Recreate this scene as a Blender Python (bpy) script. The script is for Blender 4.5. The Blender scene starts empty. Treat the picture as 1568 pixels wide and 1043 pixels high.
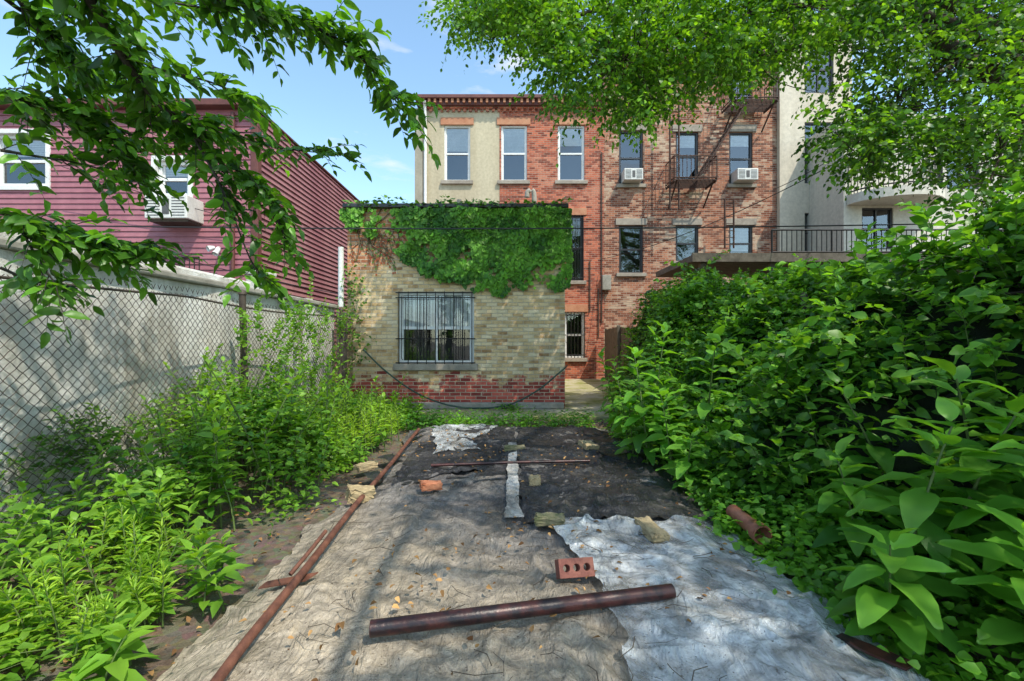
import bpy, math, random
import numpy as np
from mathutils import Vector, Matrix
rng=np.random.default_rng(11); random.seed(11)
scene=bpy.context.scene
F=697.0; EYE=1.4
# survey helper: bearing from the standpoint + real distance -> world metres
def S(u,v,d): return ((u-784)/F*d, d, EYE-(v-521.5)/F*d)
def SX(u,d): return (u-784)/F*d
def SZ(v,d): return EYE-(v-521.5)/F*d
sv=Vector((.40,-.42,.84)).normalized()

# ---------------------------------------------------------------- noise
def _h(i,j,s):
    n=(i*374761393+j*668265263+s*1442695041)&0xffffffff
    n=((n^(n>>13))*1274126177)&0xffffffff
    return ((n^(n>>16))&0xffff)/65535.0
def vn(x,y,s=0):
    x=np.asarray(x,float); y=np.asarray(y,float)
    i=np.floor(x).astype(np.int64); j=np.floor(y).astype(np.int64)
    fx=x-i; fy=y-j; fx=fx*fx*(3-2*fx); fy=fy*fy*(3-2*fy)
    a=_h(i,j,s); b=_h(i+1,j,s); c=_h(i,j+1,s); d=_h(i+1,j+1,s)
    return (a*(1-fx)+b*fx)*(1-fy)+(c*(1-fx)+d*fx)*fy
def fbm(x,y,o=4,s=0):
    r=0; a=.5; f=1; t=0
    for k in range(o):
        r=r+a*vn(np.asarray(x)*f+k*17.3,np.asarray(y)*f-k*9.1,s+k); t+=a; a*=.5; f*=2.03
    return r/t
def sst(e0,e1,x):
    t=np.clip((np.asarray(x,float)-e0)/(e1-e0),0,1); return t*t*(3-2*t)

# ---------------------------------------------------------------- nodes
def nd(nt,t,ins=None,**props):
    n=nt.nodes.new(t)
    for k,v in props.items(): setattr(n,k,v)
    for k,v in (ins or {}).items():
        s=n.inputs[k]
        if isinstance(v,bpy.types.NodeSocket): nt.links.new(v,s)
        else: s.default_value=v
    return n
def c4(c): return (c[0],c[1],c[2],1.0)
def newmat(name):
    m=bpy.data.materials.new(name); m.use_nodes=True
    nt=m.node_tree; b=nt.nodes['Principled BSDF']
    return m,nt,b
def ramp(nt,fac,stops):
    r=nd(nt,'ShaderNodeValToRGB',{'Fac':fac}); e=r.color_ramp.elements
    while len(e)<len(stops): e.new(.5)
    for k,(p,c) in enumerate(stops):
        e[k].position=p; e[k].color=c4(c) if len(c)==3 else c
    return r.outputs['Color']
def G(v): return (v,v,v)
def noise(nt,vec,scale,detail=5,rough=.6,dist=0):
    return nd(nt,'ShaderNodeTexNoise',{'Vector':vec,'Scale':scale,'Detail':detail,'Roughness':rough,'Distortion':dist}).outputs['Fac']
def mix(nt,f,a,b,bt='MIX'):
    n=nd(nt,'ShaderNodeMixRGB',blend_type=bt)
    for k,v in (('Fac',f),('Color1',a),('Color2',b)):
        if isinstance(v,bpy.types.NodeSocket): nt.links.new(v,n.inputs[k])
        elif k=='Fac': n.inputs[k].default_value=v
        else: n.inputs[k].default_value=c4(v)
    return n.outputs['Color']
def math_(nt,op,a,b=0.0):
    n=nd(nt,'ShaderNodeMath',operation=op)
    for k,v in ((0,a),(1,b)):
        if isinstance(v,bpy.types.NodeSocket): nt.links.new(v,n.inputs[k])
        else: n.inputs[k].default_value=v
    return n.outputs[0]
def bump(nt,b,h,strength=.5,dist=.02):
    n=nd(nt,'ShaderNodeBump',{'Height':h,'Strength':strength,'Distance':dist})
    nt.links.new(n.outputs[0],b.inputs['Normal'])
def simple(name,a,b_,scale=6,rough=.7,bmp=.3,bd=.01,metal=0,lo=.35,hi=.65,fine=None,streak=False):
    m,nt,b=newmat(name); tc=nd(nt,'ShaderNodeTexCoord').outputs['Object']
    v=tc
    if streak: v=nd(nt,'ShaderNodeMapping',{'Vector':tc,'Scale':(1,1,.12)}).outputs[0]
    n1=noise(nt,v,scale,5,.65,.3)
    col=ramp(nt,n1,[(lo,a),(hi,b_)])
    n2=noise(nt,tc,scale*9,3,.7)
    col=mix(nt,.35,col,ramp(nt,n2,[(.3,G(.35)),(.7,G(1.0))]),'MULTIPLY')
    nt.links.new(col,b.inputs['Base Color']); b.inputs['Roughness'].default_value=rough; b.inputs['Metallic'].default_value=metal
    bump(nt,b,n2,bmp,bd)
    return m

def brickmat(name,c1,c2,mortar,dirt=.4,paint=None,paintamt=.5,bw=.21,rh=.072,seed=0.0,zones=False):
    m,nt,b=newmat(name); tc=nd(nt,'ShaderNodeTexCoord').outputs['Object']
    sx=nd(nt,'ShaderNodeSeparateXYZ',{'Vector':tc})
    xy=math_(nt,'ADD',sx.outputs[0],sx.outputs[1])
    v0=nd(nt,'ShaderNodeCombineXYZ',{'X':xy,'Y':sx.outputs[2],'Z':seed}).outputs[0]
    wob=nd(nt,'ShaderNodeTexNoise',{'Vector':tc,'Scale':7.0,'Detail':3.0}).outputs['Color']
    wv=nd(nt,'ShaderNodeVectorMath',{0:wob,1:(.5,.5,.5)},operation='SUBTRACT').outputs[0]
    ws=nd(nt,'ShaderNodeVectorMath',{0:wv},operation='SCALE'); ws.inputs['Scale'].default_value=.016
    v=nd(nt,'ShaderNodeVectorMath',{0:v0,1:ws.outputs[0]},operation='ADD').outputs[0]
    def bt(a,bb,mo,bias=0.0):
        return nd(nt,'ShaderNodeTexBrick',{'Vector':v,'Color1':c4(a),'Color2':c4(bb),'Mortar':c4(mo),'Scale':1.0,'Mortar Size':.0075,'Mortar Smooth':.35,'Bias':bias,'Brick Width':bw,'Row Height':rh})
    rnd=bt(G(0),G(1),G(.5)); r=rnd.outputs['Color']; fac=rnd.outputs['Fac']
    nl=noise(nt,tc,1.1,5,.65,.4); nf=noise(nt,tc,38,4,.7); nm=noise(nt,tc,6,4,.7)
    base=ramp(nt,r,[(0.0,[x*.5 for x in c1]),(.35,c1),(.7,c2),(1.0,[min(1,x*1.3) for x in c2])])
    if zones:
        z=sx.outputs[2]
        zz=math_(nt,'ADD',z,math_(nt,'MULTIPLY',math_(nt,'SUBTRACT',noise(nt,tc,2.2,6,.7),.5),1.6))
        foot=nd(nt,'ShaderNodeMapRange',{'Value':math_(nt,'ADD',math_(nt,'MULTIPLY',r,.12),zz),'From Min':.62,'From Max':.74,'To Min':1.0,'To Max':0.0}).outputs[0]
        xx=sx.outputs[0]
        topv=math_(nt,'SUBTRACT',zz,math_(nt,'MULTIPLY',math_(nt,'ADD',xx,3.3),.55))
        top=nd(nt,'ShaderNodeMapRange',{'Value':math_(nt,'ADD',math_(nt,'MULTIPLY',r,.25),topv),'From Min':2.45,'From Max':2.85}).outputs[0]
        beige=ramp(nt,math_(nt,'ADD',math_(nt,'MULTIPLY',r,.5),math_(nt,'MULTIPLY',nm,.5)),[(.18,(.30,.16,.07)),(.34,(.58,.38,.18)),(.55,(.76,.55,.30)),(.78,(.82,.66,.43))])
        grey=ramp(nt,noise(nt,tc,1.7,5,.6,.5),[(.56,G(0)),(.70,G(.3))])
        beige=mix(nt,grey,beige,(.62,.52,.39))
        orange=ramp(nt,math_(nt,'ADD',math_(nt,'MULTIPLY',r,.5),math_(nt,'MULTIPLY',nm,.5)),[(.25,(.34,.12,.055)),(.5,(.62,.25,.12)),(.7,(.66,.41,.22))])
        col=mix(nt,foot,beige,mix(nt,.25,base,(.50,.09,.07)))
        col=mix(nt,top,col,orange)
        eff=noise(nt,tc,3.1,6,.75,.6)
        whitem=ramp(nt,eff,[(.58,G(0)),(.70,G(.45))])
        col=mix(nt,whitem,col,(.76,.67,.55))
    else:
        col=base
        if paint:
            pm=nd(nt,'ShaderNodeMapRange',{'Value':math_(nt,'ADD',math_(nt,'MULTIPLY',r,.18),nl),'From Min':paintamt,'From Max':paintamt+.14}).outputs[0]
            col=mix(nt,pm,col,paint)
    nt_d=ramp(nt,nl,[(.3,G(1-dirt)),(.7,G(1))])
    col=mix(nt,1.0,col,nt_d,'MULTIPLY')
    col=mix(nt,.45,col,ramp(nt,nf,[(.25,G(.45)),(.6,G(1))]),'MULTIPLY')
    mcol=ramp(nt,nm,[(.3,[x*.6 for x in mortar]),(.7,mortar)])
    col=mix(nt,fac,col,mcol)
    nt.links.new(col,b.inputs['Base Color']); b.inputs['Roughness'].default_value=.9
    h=math_(nt,'SUBTRACT',math_(nt,'ADD',math_(nt,'MULTIPLY',nf,.5),math_(nt,'MULTIPLY',r,.3)),math_(nt,'MULTIPLY',fac,1.2))
    bump(nt,b,h,.8,.012)
    return m

def leafmat(name,trans=.35,rough=.42,spec=.4):
    m,nt,b=newmat(name)
    a=nd(nt,'ShaderNodeAttribute',attribute_name='Col').outputs['Color']
    nt.links.new(a,b.inputs['Base Color']); b.inputs['Roughness'].default_value=rough
    b.inputs['Specular IOR Level'].default_value=spec
    tcol=mix(nt,1.0,a,(2.1,1.95,.5),'MULTIPLY')
    t=nd(nt,'ShaderNodeBsdfTranslucent',{'Color':tcol})
    mx=nd(nt,'ShaderNodeMixShader',{0:trans,1:b.outputs[0],2:t.outputs[0]})
    nt.links.new(mx.outputs[0],nt.nodes['Material Output'].inputs['Surface'])
    return m

M={}
M['brick_red']=brickmat('brick_red',(.35,.07,.035),(.54,.14,.07),(.44,.33,.25),.3,(.54,.20,.12),.62)
M['brick_old']=brickmat('brick_old',(.30,.09,.045),(.50,.19,.10),(.44,.36,.28),.4,(.56,.40,.28),.60,seed=3.0)
M['brick_ext']=brickmat('brick_ext',(.34,.055,.04),(.56,.12,.08),(.64,.52,.38),.15,zones=True)
M['stucco']=simple('stucco',(.44,.37,.25),(.54,.47,.33),1.3,.9,.25,.01,streak=True)
M['stucco_grey']=simple('stucco_grey',(.30,.27,.21),(.42,.38,.30),1.3,.9,.25,.01)
M['cream']=simple('cream_render',(.54,.47,.36),(.64,.57,.46),1.0,.85,.15,.006,streak=True)
M['white_render']=simple('white_render',(.54,.50,.42),(.66,.62,.53),1.0,.8,.1,.006,streak=True)
M['siding']=simple('painted_siding',(.28,.095,.12),(.36,.14,.165),.8,.55,.1,.003,streak=True)
M['siding_dk']=simple('painted_siding_side',(.27,.10,.11),(.37,.17,.17),.8,.5,.1,.003,streak=True)
M['trimred']=simple('red_brown_trim',(.10,.03,.025),(.16,.05,.04),4,.6,.2,.004)
M['lintel']=simple('lintel_stone',(.42,.17,.09),(.52,.26,.15),5,.85,.3,.006)
M['lintel_grey']=simple('lintel_grey',(.26,.22,.18),(.38,.33,.27),5,.85,.3,.006)
M['white']=simple('white_paint',(.68,.68,.66),(.80,.80,.78),4,.5,.1,.002)
M['plastic_w']=simple('ac_plastic',(.60,.59,.55),(.70,.69,.65),4,.5,.05,.002)
M['dkvent']=simple('vent_dark',(.06,.06,.06),(.10,.10,.10),8,.6,.1,.002)
M['black']=simple('black_iron',(.012,.012,.013),(.03,.026,.024),12,.45,.2,.002,metal=.3)
M['blackframe']=simple('dark_frame',(.02,.022,.025),(.035,.035,.04),12,.4,.1,.002)
M['rusty_iron']=simple('rusty_iron',(.04,.026,.02),(.10,.045,.028),14,.75,.4,.003,metal=.2)
M['concrete']=simple('concrete',(.26,.24,.20),(.42,.39,.34),1.8,.9,.4,.01)
M['galv']=simple('galvanised_rusty',(.045,.032,.024),(.095,.07,.05),16,.7,.3,.002,metal=.1)
M['woodgrey']=simple('weathered_wood',(.09,.075,.06),(.18,.155,.125),7,.85,.5,.006)
M['bark']=simple('bark',(.045,.033,.024),(.12,.09,.06),9,.9,.8,.02)
M['bark_dk']=simple('bark_dark',(.022,.018,.014),(.06,.05,.035),12,.85,.6,.01)
M['stem']=simple('green_stem',(.07,.12,.03),(.14,.20,.05),12,.6,.2,.002)
M['stem_red']=simple('brown_stem',(.10,.07,.04),(.16,.13,.06),12,.6,.2,.002)
M['brick_y']=simple('buff_brick',(.32,.24,.13),(.48,.37,.21),12,.9,.7,.006)
M['brick_o']=simple('orange_brick',(.46,.15,.07),(.56,.23,.12),14,.9,.6,.005)
M['brick_m']=simple('mossy_brick',(.13,.14,.06),(.30,.25,.15),14,.95,.8,.006)
M['brick_d']=simple('cored_brick_clay',(.20,.065,.05),(.34,.13,.09),16,.85,.5,.004)
M['terra']=simple('terracotta',(.24,.08,.045),(.40,.16,.10),8,.55,.4,.004)
M['rust']=simple('rust',(.09,.032,.02),(.22,.085,.05),11,.75,.6,.003,metal=.1)
M['rustdark']=simple('painted_rust',(.018,.010,.013),(.09,.026,.022),9,.35,.5,.003,metal=.2,lo=.42,hi=.62)
M['hull_shade']=simple('undergrowth_shadow',(.010,.020,.006),(.03,.05,.013),14,.95,.9,.05)  # near-black green painted as the shade deep between the leaves
M['cable']=simple('cable_black',(.012,.012,.012),(.02,.02,.02),10,.5,.1,.001)
M['hose']=simple('garden_hose',(.015,.05,.035),(.03,.08,.05),10,.45,.1,.001)
M['interior']=simple('room_dark',(.03,.03,.032),(.07,.067,.06),1.5,.9,.1,.01)
M['blind']=simple('blind',(.66,.67,.67),(.80,.80,.80),2,.7,.1,.003)
M['leaf']=leafmat('leaf_green',.38)
M['leaf_dk']=leafmat('leaf_dark',.42,.38)
M['leaf_ivy']=leafmat('leaf_ivy',.22,.5,.3)
M['dry']=leafmat('leaf_dry',.1,.85,.1)

def glassmat():
    m,nt,b=newmat('window_glass'); nt.nodes.remove(b)
    fr=nd(nt,'ShaderNodeFresnel',{'IOR':1.5}).outputs[0]
    f=math_(nt,'ADD',math_(nt,'MULTIPLY',fr,1.3),.08)
    tc=nd(nt,'ShaderNodeTexCoord').outputs['Object']
    bp=nd(nt,'ShaderNodeBump',{'Height':noise(nt,tc,2.0,2,.5),'Strength':.1,'Distance':.02})
    g=nd(nt,'ShaderNodeBsdfGlossy',{'Color':(.9,.95,1,1),'Roughness':.02,'Normal':bp.outputs[0]})
    t=nd(nt,'ShaderNodeBsdfTransparent',{'Color':(.88,.9,.9,1)})
    mx=nd(nt,'ShaderNodeMixShader',{0:f,1:t.outputs[0],2:g.outputs[0]})
    nt.links.new(mx.outputs[0],nt.nodes['Material Output'].inputs['Surface']); return m
M['glass']=glassmat()

def tarpmat(name,dark,mid,light,lo=.35,hi=.62,rough=.6,scale=1.6,bs=.6,transp=0,near=None):
    m,nt,b=newmat(name); tc=nd(nt,'ShaderNodeTexCoord').outputs['Object']
    n1=noise(nt,tc,scale,6,.68,.6); n2=noise(nt,tc,26,4,.75,.2); n3=noise(nt,tc,7,5,.7,1.2)
    col=ramp(nt,n1,[(lo,dark),((lo+hi)/2,mid),(hi,light)])
    if near:
        sp_=nd(nt,'ShaderNodeSeparateXYZ',{'Vector':tc})
        y=math_(nt,'ADD',sp_.outputs[1],math_(nt,'MULTIPLY',sp_.outputs[0],.7))
        f=nd(nt,'ShaderNodeMapRange',{'Value':math_(nt,'ADD',y,math_(nt,'MULTIPLY',n1,3.0)),'From Min':3.4,'From Max':4.8,'To Min':1.0,'To Max':0.0}).outputs[0]
        col=mix(nt,math_(nt,'MULTIPLY',f,.8),col,near)
    col=mix(nt,.7 if not transp else .3,col,ramp(nt,n3,[(.32,G(.38)),(.55,G(1)),(.7,(1.25,1.2,1.1))]),'MULTIPLY')
    col=mix(nt,.5 if not transp else .25,col,ramp(nt,n2,[(.35,G(.4)),(.6,G(1))]),'MULTIPLY')
    sp=noise(nt,tc,75,2,.6)
    col=mix(nt,ramp(nt,sp,[(.66,G(0)),(.70,G(.85))]),col,(.06,.035,.02))
    if transp: col=mix(nt,ramp(nt,noise(nt,tc,2.4,6,.72,.8),[(.53,G(0)),(.70,G(.7))]),col,(.26,.19,.12))
    nt.links.new(col,b.inputs['Base Color']); b.inputs['Roughness'].default_value=rough
    mp=nd(nt,'ShaderNodeMapping',{'Vector':tc,'Scale':(1,.35,1),'Rotation':(0,0,.5)}).outputs[0]
    wr=noise(nt,mp,9 if not transp else 6,5,.55,2.2)
    wr2=math_(nt,'ABSOLUTE',math_(nt,'SUBTRACT',wr,.5))
    h=math_(nt,'ADD',math_(nt,'MULTIPLY',n2,.3 if not transp else .12),math_(nt,'SUBTRACT',n3,math_(nt,'MULTIPLY',wr2,3.0 if transp else 2.2)))
    bump(nt,b,h,bs,.03)
    if transp:
        b.inputs['Specular IOR Level'].default_value=.8
        t=nd(nt,'ShaderNodeBsdfTransparent',{'Color':(.9,.92,.92,1)})
        tf=ramp(nt,noise(nt,tc,3.7,4,.6,1.0),[(.38,G(min(1,transp*1.6))),(.58,G(transp*.2))])
        mx=nd(nt,'ShaderNodeMixShader',{0:tf,1:b.outputs[0],2:t.outputs[0]})
        nt.links.new(mx.outputs[0],nt.nodes['Material Output'].inputs['Surface'])
    return m
M['tarp']=tarpmat('tarp_grey',(.06,.055,.056),(.15,.138,.135),(.31,.275,.24),.34,.64,.55,bs=.8,near=(.46,.38,.28))
M['tarpdk']=tarpmat('tarp_black',(.014,.014,.017),(.044,.041,.043),(.13,.115,.10),.36,.72,.38,bs=.8)
M['clear']=tarpmat('plastic_film',(.36,.37,.37),(.52,.54,.55),(.66,.68,.70),.30,.58,.14,1.3,.8,.42)
M['seam']=tarpmat('seam_strip',(.14,.125,.11),(.36,.34,.31),(.58,.55,.52),.36,.55,.8)

def wallmat():
    m,nt,b=newmat('whitewashed_concrete'); tc=nd(nt,'ShaderNodeTexCoord').outputs['Object']
    vs=nd(nt,'ShaderNodeMapping',{'Vector':tc,'Scale':(1,1,.18)}).outputs[0]
    n1=noise(nt,vs,2.6,6,.65,.3); n2=noise(nt,tc,1.4,6,.7); n3=noise(nt,tc,30,4,.7)
    col=ramp(nt,n1,[(.34,(.42,.38,.32)),(.5,(.68,.65,.60)),(.66,(.80,.79,.76))])
    col=mix(nt,.55,col,ramp(nt,n2,[(.35,(.45,.43,.36)),(.6,G(1))]),'MULTIPLY')
    col=mix(nt,.35,col,ramp(nt,n3,[(.3,G(.6)),(.6,G(1))]),'MULTIPLY')
    nt.links.new(col,b.inputs['Base Color']); b.inputs['Roughness'].default_value=.85
    bump(nt,b,math_(nt,'ADD',n3,math_(nt,'MULTIPLY',n2,3)),.6,.02); return m
M['wall']=wallmat()
def groundmat():
    m,nt,b=newmat('soil'); tc=nd(nt,'ShaderNodeTexCoord').outputs['Object']
    n1=noise(nt,tc,.9,7,.7,.4); n2=noise(nt,tc,18,5,.75); n3=nd(nt,'ShaderNodeTexVoronoi',{'Vector':tc,'Scale':22.0}).outputs['Color']
    col=ramp(nt,n1,[(.35,(.07,.05,.033)),(.5,(.15,.115,.08)),(.62,(.20,.16,.12))])
    col=mix(nt,ramp(nt,n1,[(.52,G(0)),(.62,G(.5))]),col,(.05,.085,.02))
    col=mix(nt,.5,col,ramp(nt,n2,[(.3,G(.35)),(.6,G(1.1))]),'MULTIPLY')
    col=mix(nt,.22,col,n3,'OVERLAY')
    nt.links.new(col,b.inputs['Base Color']); b.inputs['Roughness'].default_value=.95
    bump(nt,b,n2,.9,.04); return m
M['ground']=groundmat()
def patiomat():
    m,nt,b=newmat('mossy_concrete'); tc=nd(nt,'ShaderNodeTexCoord').outputs['Object']
    n1=noise(nt,tc,1.3,6,.7,.5); n2=noise(nt,tc,20,5,.7)
    col=ramp(nt,n1,[(.36,(.20,.22,.04)),(.48,(.34,.32,.16)),(.62,(.46,.42,.32))])
    col=mix(nt,.5,col,ramp(nt,n2,[(.3,G(.5)),(.6,G(1))]),'MULTIPLY')
    nt.links.new(col,b.inputs['Base Color']); b.inputs['Roughness'].default_value=.9
    bump(nt,b,n2,.6,.02); return m
M['patio']=patiomat()

# ---------------------------------------------------------------- geometry helpers
def link(o,parent=None):
    scene.collection.objects.link(o)
    if parent: o.parent=parent
    return o
def empty(name):
    o=bpy.data.objects.new(name,None); o.empty_display_size=.2; return link(o)
def mesh(name,V,Fc,mat,parent=None,smooth=False,bevel=0):
    me=bpy.data.meshes.new(name); me.from_pydata([tuple(v) for v in V],[],[tuple(f) for f in Fc]); me.update()
    if mat: me.materials.append(mat)
    if smooth: me.polygons.foreach_set('use_smooth',[True]*len(me.polygons))
    o=link(bpy.data.objects.new(name,me),parent)
    if bevel:
        b=o.modifiers.new('b','BEVEL'); b.width=bevel; b.segments=2; b.limit_method='ANGLE'
    return o
def np_mesh(name,V,T,mat,parent=None,col=None,smooth=True):
    me=bpy.data.meshes.new(name); V=np.ascontiguousarray(V,dtype=np.float32); T=np.ascontiguousarray(T,dtype=np.int32)
    me.vertices.add(len(V)); me.vertices.foreach_set('co',V.ravel())
    k=T.shape[1]
    me.loops.add(T.size); me.loops.foreach_set('vertex_index',T.ravel())
    me.polygons.add(len(T)); me.polygons.foreach_set('loop_start',np.arange(len(T),dtype=np.int32)*k)
    if smooth: me.polygons.foreach_set('use_smooth',np.ones(len(T),dtype=bool))
    me.update(calc_edges=True)
    if col is not None:
        a=me.color_attributes.new('Col','FLOAT_COLOR','POINT')
        a.data.foreach_set('color',np.ascontiguousarray(np.c_[col,np.ones(len(col))],dtype=np.float32).ravel())
    me.materials.append(mat)
    return link(bpy.data.objects.new(name,me),parent)
def boxes(name,L,mat,parent=None,bevel=0):
    V=[];Fc=[]
    for (x0,x1,y0,y1,z0,z1) in L:
        k=len(V)
        V+=[(x0,y0,z0),(x1,y0,z0),(x1,y1,z0),(x0,y1,z0),(x0,y0,z1),(x1,y0,z1),(x1,y1,z1),(x0,y1,z1)]
        Fc+=[(k,k+3,k+2,k+1),(k+4,k+5,k+6,k+7),(k,k+1,k+5,k+4),(k+1,k+2,k+6,k+5),(k+2,k+3,k+7,k+6),(k+3,k,k+4,k+7)]
    return mesh(name,V,Fc,mat,parent,bevel=bevel)
def tubes(name,polys,mat,parent=None,K=6,smooth=True,cap=True):
    VV=[];FF=[];off=0
    ang=np.arange(K)/K*2*np.pi; ca=np.cos(ang); sa=np.sin(ang)
    for pts,rad in polys:
        P=np.asarray(pts,float); n=len(P); R=np.ones(n)*rad if np.isscalar(rad) else np.asarray(rad,float)
        T=np.gradient(P,axis=0); T/=np.linalg.norm(T,axis=1)[:,None]+1e-9
        ref=np.array([0,0,1.]) if abs(T[0,2])<.8 else np.array([1.,0,0])
        A=np.cross(T,ref); A/=np.linalg.norm(A,axis=1)[:,None]+1e-9; B=np.cross(T,A)
        ring=P[:,None,:]+R[:,None,None]*(A[:,None,:]*ca[None,:,None]+B[:,None,:]*sa[None,:,None])
        VV.append(ring.reshape(-1,3))
        i=np.arange(n-1)[:,None]*K; j=np.arange(K)[None,:]; j2=(j+1)%K
        FF.append((np.stack([i+j,i+j2,i+K+j2,i+K+j],-1)+off).reshape(-1,4))
        off+=n*K
    return np_mesh(name,np.concatenate(VV),np.concatenate(FF),mat,parent,smooth=smooth)
def spline(pts,n=24):
    P=[Vector(p) for p in pts]; P=[P[0]*2-P[1]]+P+[P[-1]*2-P[-2]]; out=[]; seg=len(P)-3
    per=max(2,n//seg)
    for i in range(seg):
        a,b,c,d=P[i:i+4]
        for k in range(per):
            t=k/per
            out.append(.5*((2*b)+(c-a)*t+(2*a-5*b+4*c-d)*t*t+(3*b-3*c+d-a)*t**3))
    out.append(P[-2]); return np.array([tuple(v) for v in out])

def wall(name,x0,x1,z0,z1,y,holes,mat,parent,depth=.14):
    xs=sorted(set([x0,x1]+[h[0] for h in holes]+[h[1] for h in holes])); zs=sorted(set([z0,z1]+[h[2] for h in holes]+[h[3] for h in holes]))
    xs=[x for x in xs if x0<=x<=x1]; zs=[z for z in zs if z0<=z<=z1]
    V=[];Fc=[]
    def q(a,b,c,d):
        k=len(V); V.extend([a,b,c,d]); Fc.append((k,k+1,k+2,k+3))
    for i in range(len(xs)-1):
        for j in range(len(zs)-1):
            cx=(xs[i]+xs[i+1])/2; cz=(zs[j]+zs[j+1])/2
            if any(h[0]<cx<h[1] and h[2]<cz<h[3] for h in holes): continue
            q((xs[i],y,zs[j]),(xs[i+1],y,zs[j]),(xs[i+1],y,zs[j+1]),(xs[i],y,zs[j+1]))
    for a,b,c,d in holes:
        y2=y+depth
        q((a,y,c),(a,y,d),(a,y2,d),(a,y2,c)); q((b,y,c),(b,y2,c),(b,y2,d),(b,y,d))
        q((a,y,d),(b,y,d),(b,y2,d),(a,y2,d)); q((a,y,c),(a,y2,c),(b,y2,c),(b,y,c))
    return mesh(name,V,Fc,mat,parent)
def body(name,x0,x1,z0,z1,y0,y1,mat,roof,parent):
    mesh(name+'_sides',[(x0,y0,z0),(x0,y1,z0),(x0,y1,z1),(x0,y0,z1),(x1,y0,z0),(x1,y1,z0),(x1,y1,z1),(x1,y0,z1)],[(0,3,2,1),(4,5,6,7),(1,2,6,5)],mat,parent)
    mesh(name+'_roof',[(x0,y0,z1),(x1,y0,z1),(x1,y1,z1),(x0,y1,z1)],[(0,1,2,3)],roof,parent)
def empty_child(name,parent):
    o=bpy.data.objects.new(name,None); o.empty_display_size=.1; return link(o,parent)
def window(parent,h,y,fr,blind=0.0,ft=.055,mid=True,mull=0,name='window'):
    a,b,c,d=h
    e=empty_child(name,parent)
    yo=y+.05; L=[(a+.002,a+ft,yo,yo+.09,c+.002,d-.002),(b-ft,b-.002,yo,yo+.09,c+.002,d-.002),(a+ft,b-ft,yo,yo+.09,d-ft,d-.002),(a+ft,b-ft,yo,yo+.09,c+.002,c+ft)]
    zm=(c+d)/2
    s=.035
    if mid:
        L+=[(a+ft,b-ft,yo+.02,yo+.07,zm-.03,zm+.03)]
        L+=[(a+ft,a+ft+s,yo+.03,yo+.065,c+ft,zm-.03),(b-ft-s,b-ft,yo+.03,yo+.065,c+ft,zm-.03),(a+ft,a+ft+s,yo+.045,yo+.08,zm+.03,d-ft),(b-ft-s,b-ft,yo+.045,yo+.08,zm+.03,d-ft)]
    for k in range(mull):
        xm=a+(b-a)*(k+1)/(mull+1); L+=[(xm-.02,xm+.02,yo+.018,yo+.068,c+ft,zm-.03),(xm-.02,xm+.02,yo+.018,yo+.068,zm+.03,d-ft)]
    boxes('frame',L,fr,e)
    g=y+.108
    mesh('glass',[(a+ft,g,c+ft),(b-ft,g,c+ft),(b-ft,g,d-ft),(a+ft,g,d-ft)],[(0,1,2,3)],M['glass'],e)
    y2=y+.9; y1=y+.15
    mesh('room',[(a-.2,y1,c-.2),(b+.2,y1,c-.2),(b+.2,y1,d+.2),(a-.2,y1,d+.2),(a-.2,y2,c-.2),(b+.2,y2,c-.2),(b+.2,y2,d+.2),(a-.2,y2,d+.2)],[(4,5,6,7),(0,4,7,3),(1,2,6,5),(3,7,6,2),(0,1,5,4)],M['interior'],e)
    if blind>0:
        zb=d-(d-c)*blind; n=int((d-zb)/.05); LL=[]
        for k in range(n):
            z=zb+.05*k; LL.append((a+ft,b-ft,y+.116,y+.126,z,z+.044))
        if LL: boxes('blind',LL,M['blind'],e)
    return e
def rail(name,p0,p1,h,mat,parent,step=.11,r=.008):
    p0=np.array(p0,float);p1=np.array(p1,float);n=max(2,int(np.linalg.norm(p1-p0)/step)); polys=[]
    for k in range(n+1):
        p=p0+(p1-p0)*k/n; polys.append(([p,p+[0,0,h/2],p+[0,0,h]],r if k%12 else r*2))
    for z in (.08,h): polys.append(([p0+[0,0,z],(p0+p1)/2+[0,0,z],p1+[0,0,z]],r*1.8))
    return tubes(name,polys,mat,parent,K=4,smooth=False)
def ac_unit(parent,x0,x1,z0,z1,yf,yb,vertical=False):
    e=empty_child('air_conditioner',parent)
    boxes('casing',[(x0,x1,yf,yb,z0,z1)],M['plastic_w'],e,bevel=.015)
    L=[];n=7
    w=(x1-x0)
    for k in range(n):
        z=z0+.06+(z1-z0-.12)*k/(n-1); L.append((x0+w*.06,x0+w*.36,yf-.006,yf+.01,z-.008,z+.008)); L.append((x0+w*.64,x0+w*.94,yf-.006,yf+.01,z-.008,z+.008))
    L.append((x0+w*.42,x0+w*.58,yf-.006,yf+.01,z0+.08,z1-.08))
    boxes('vents',L,M['dkvent'],e)
    return e

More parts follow.
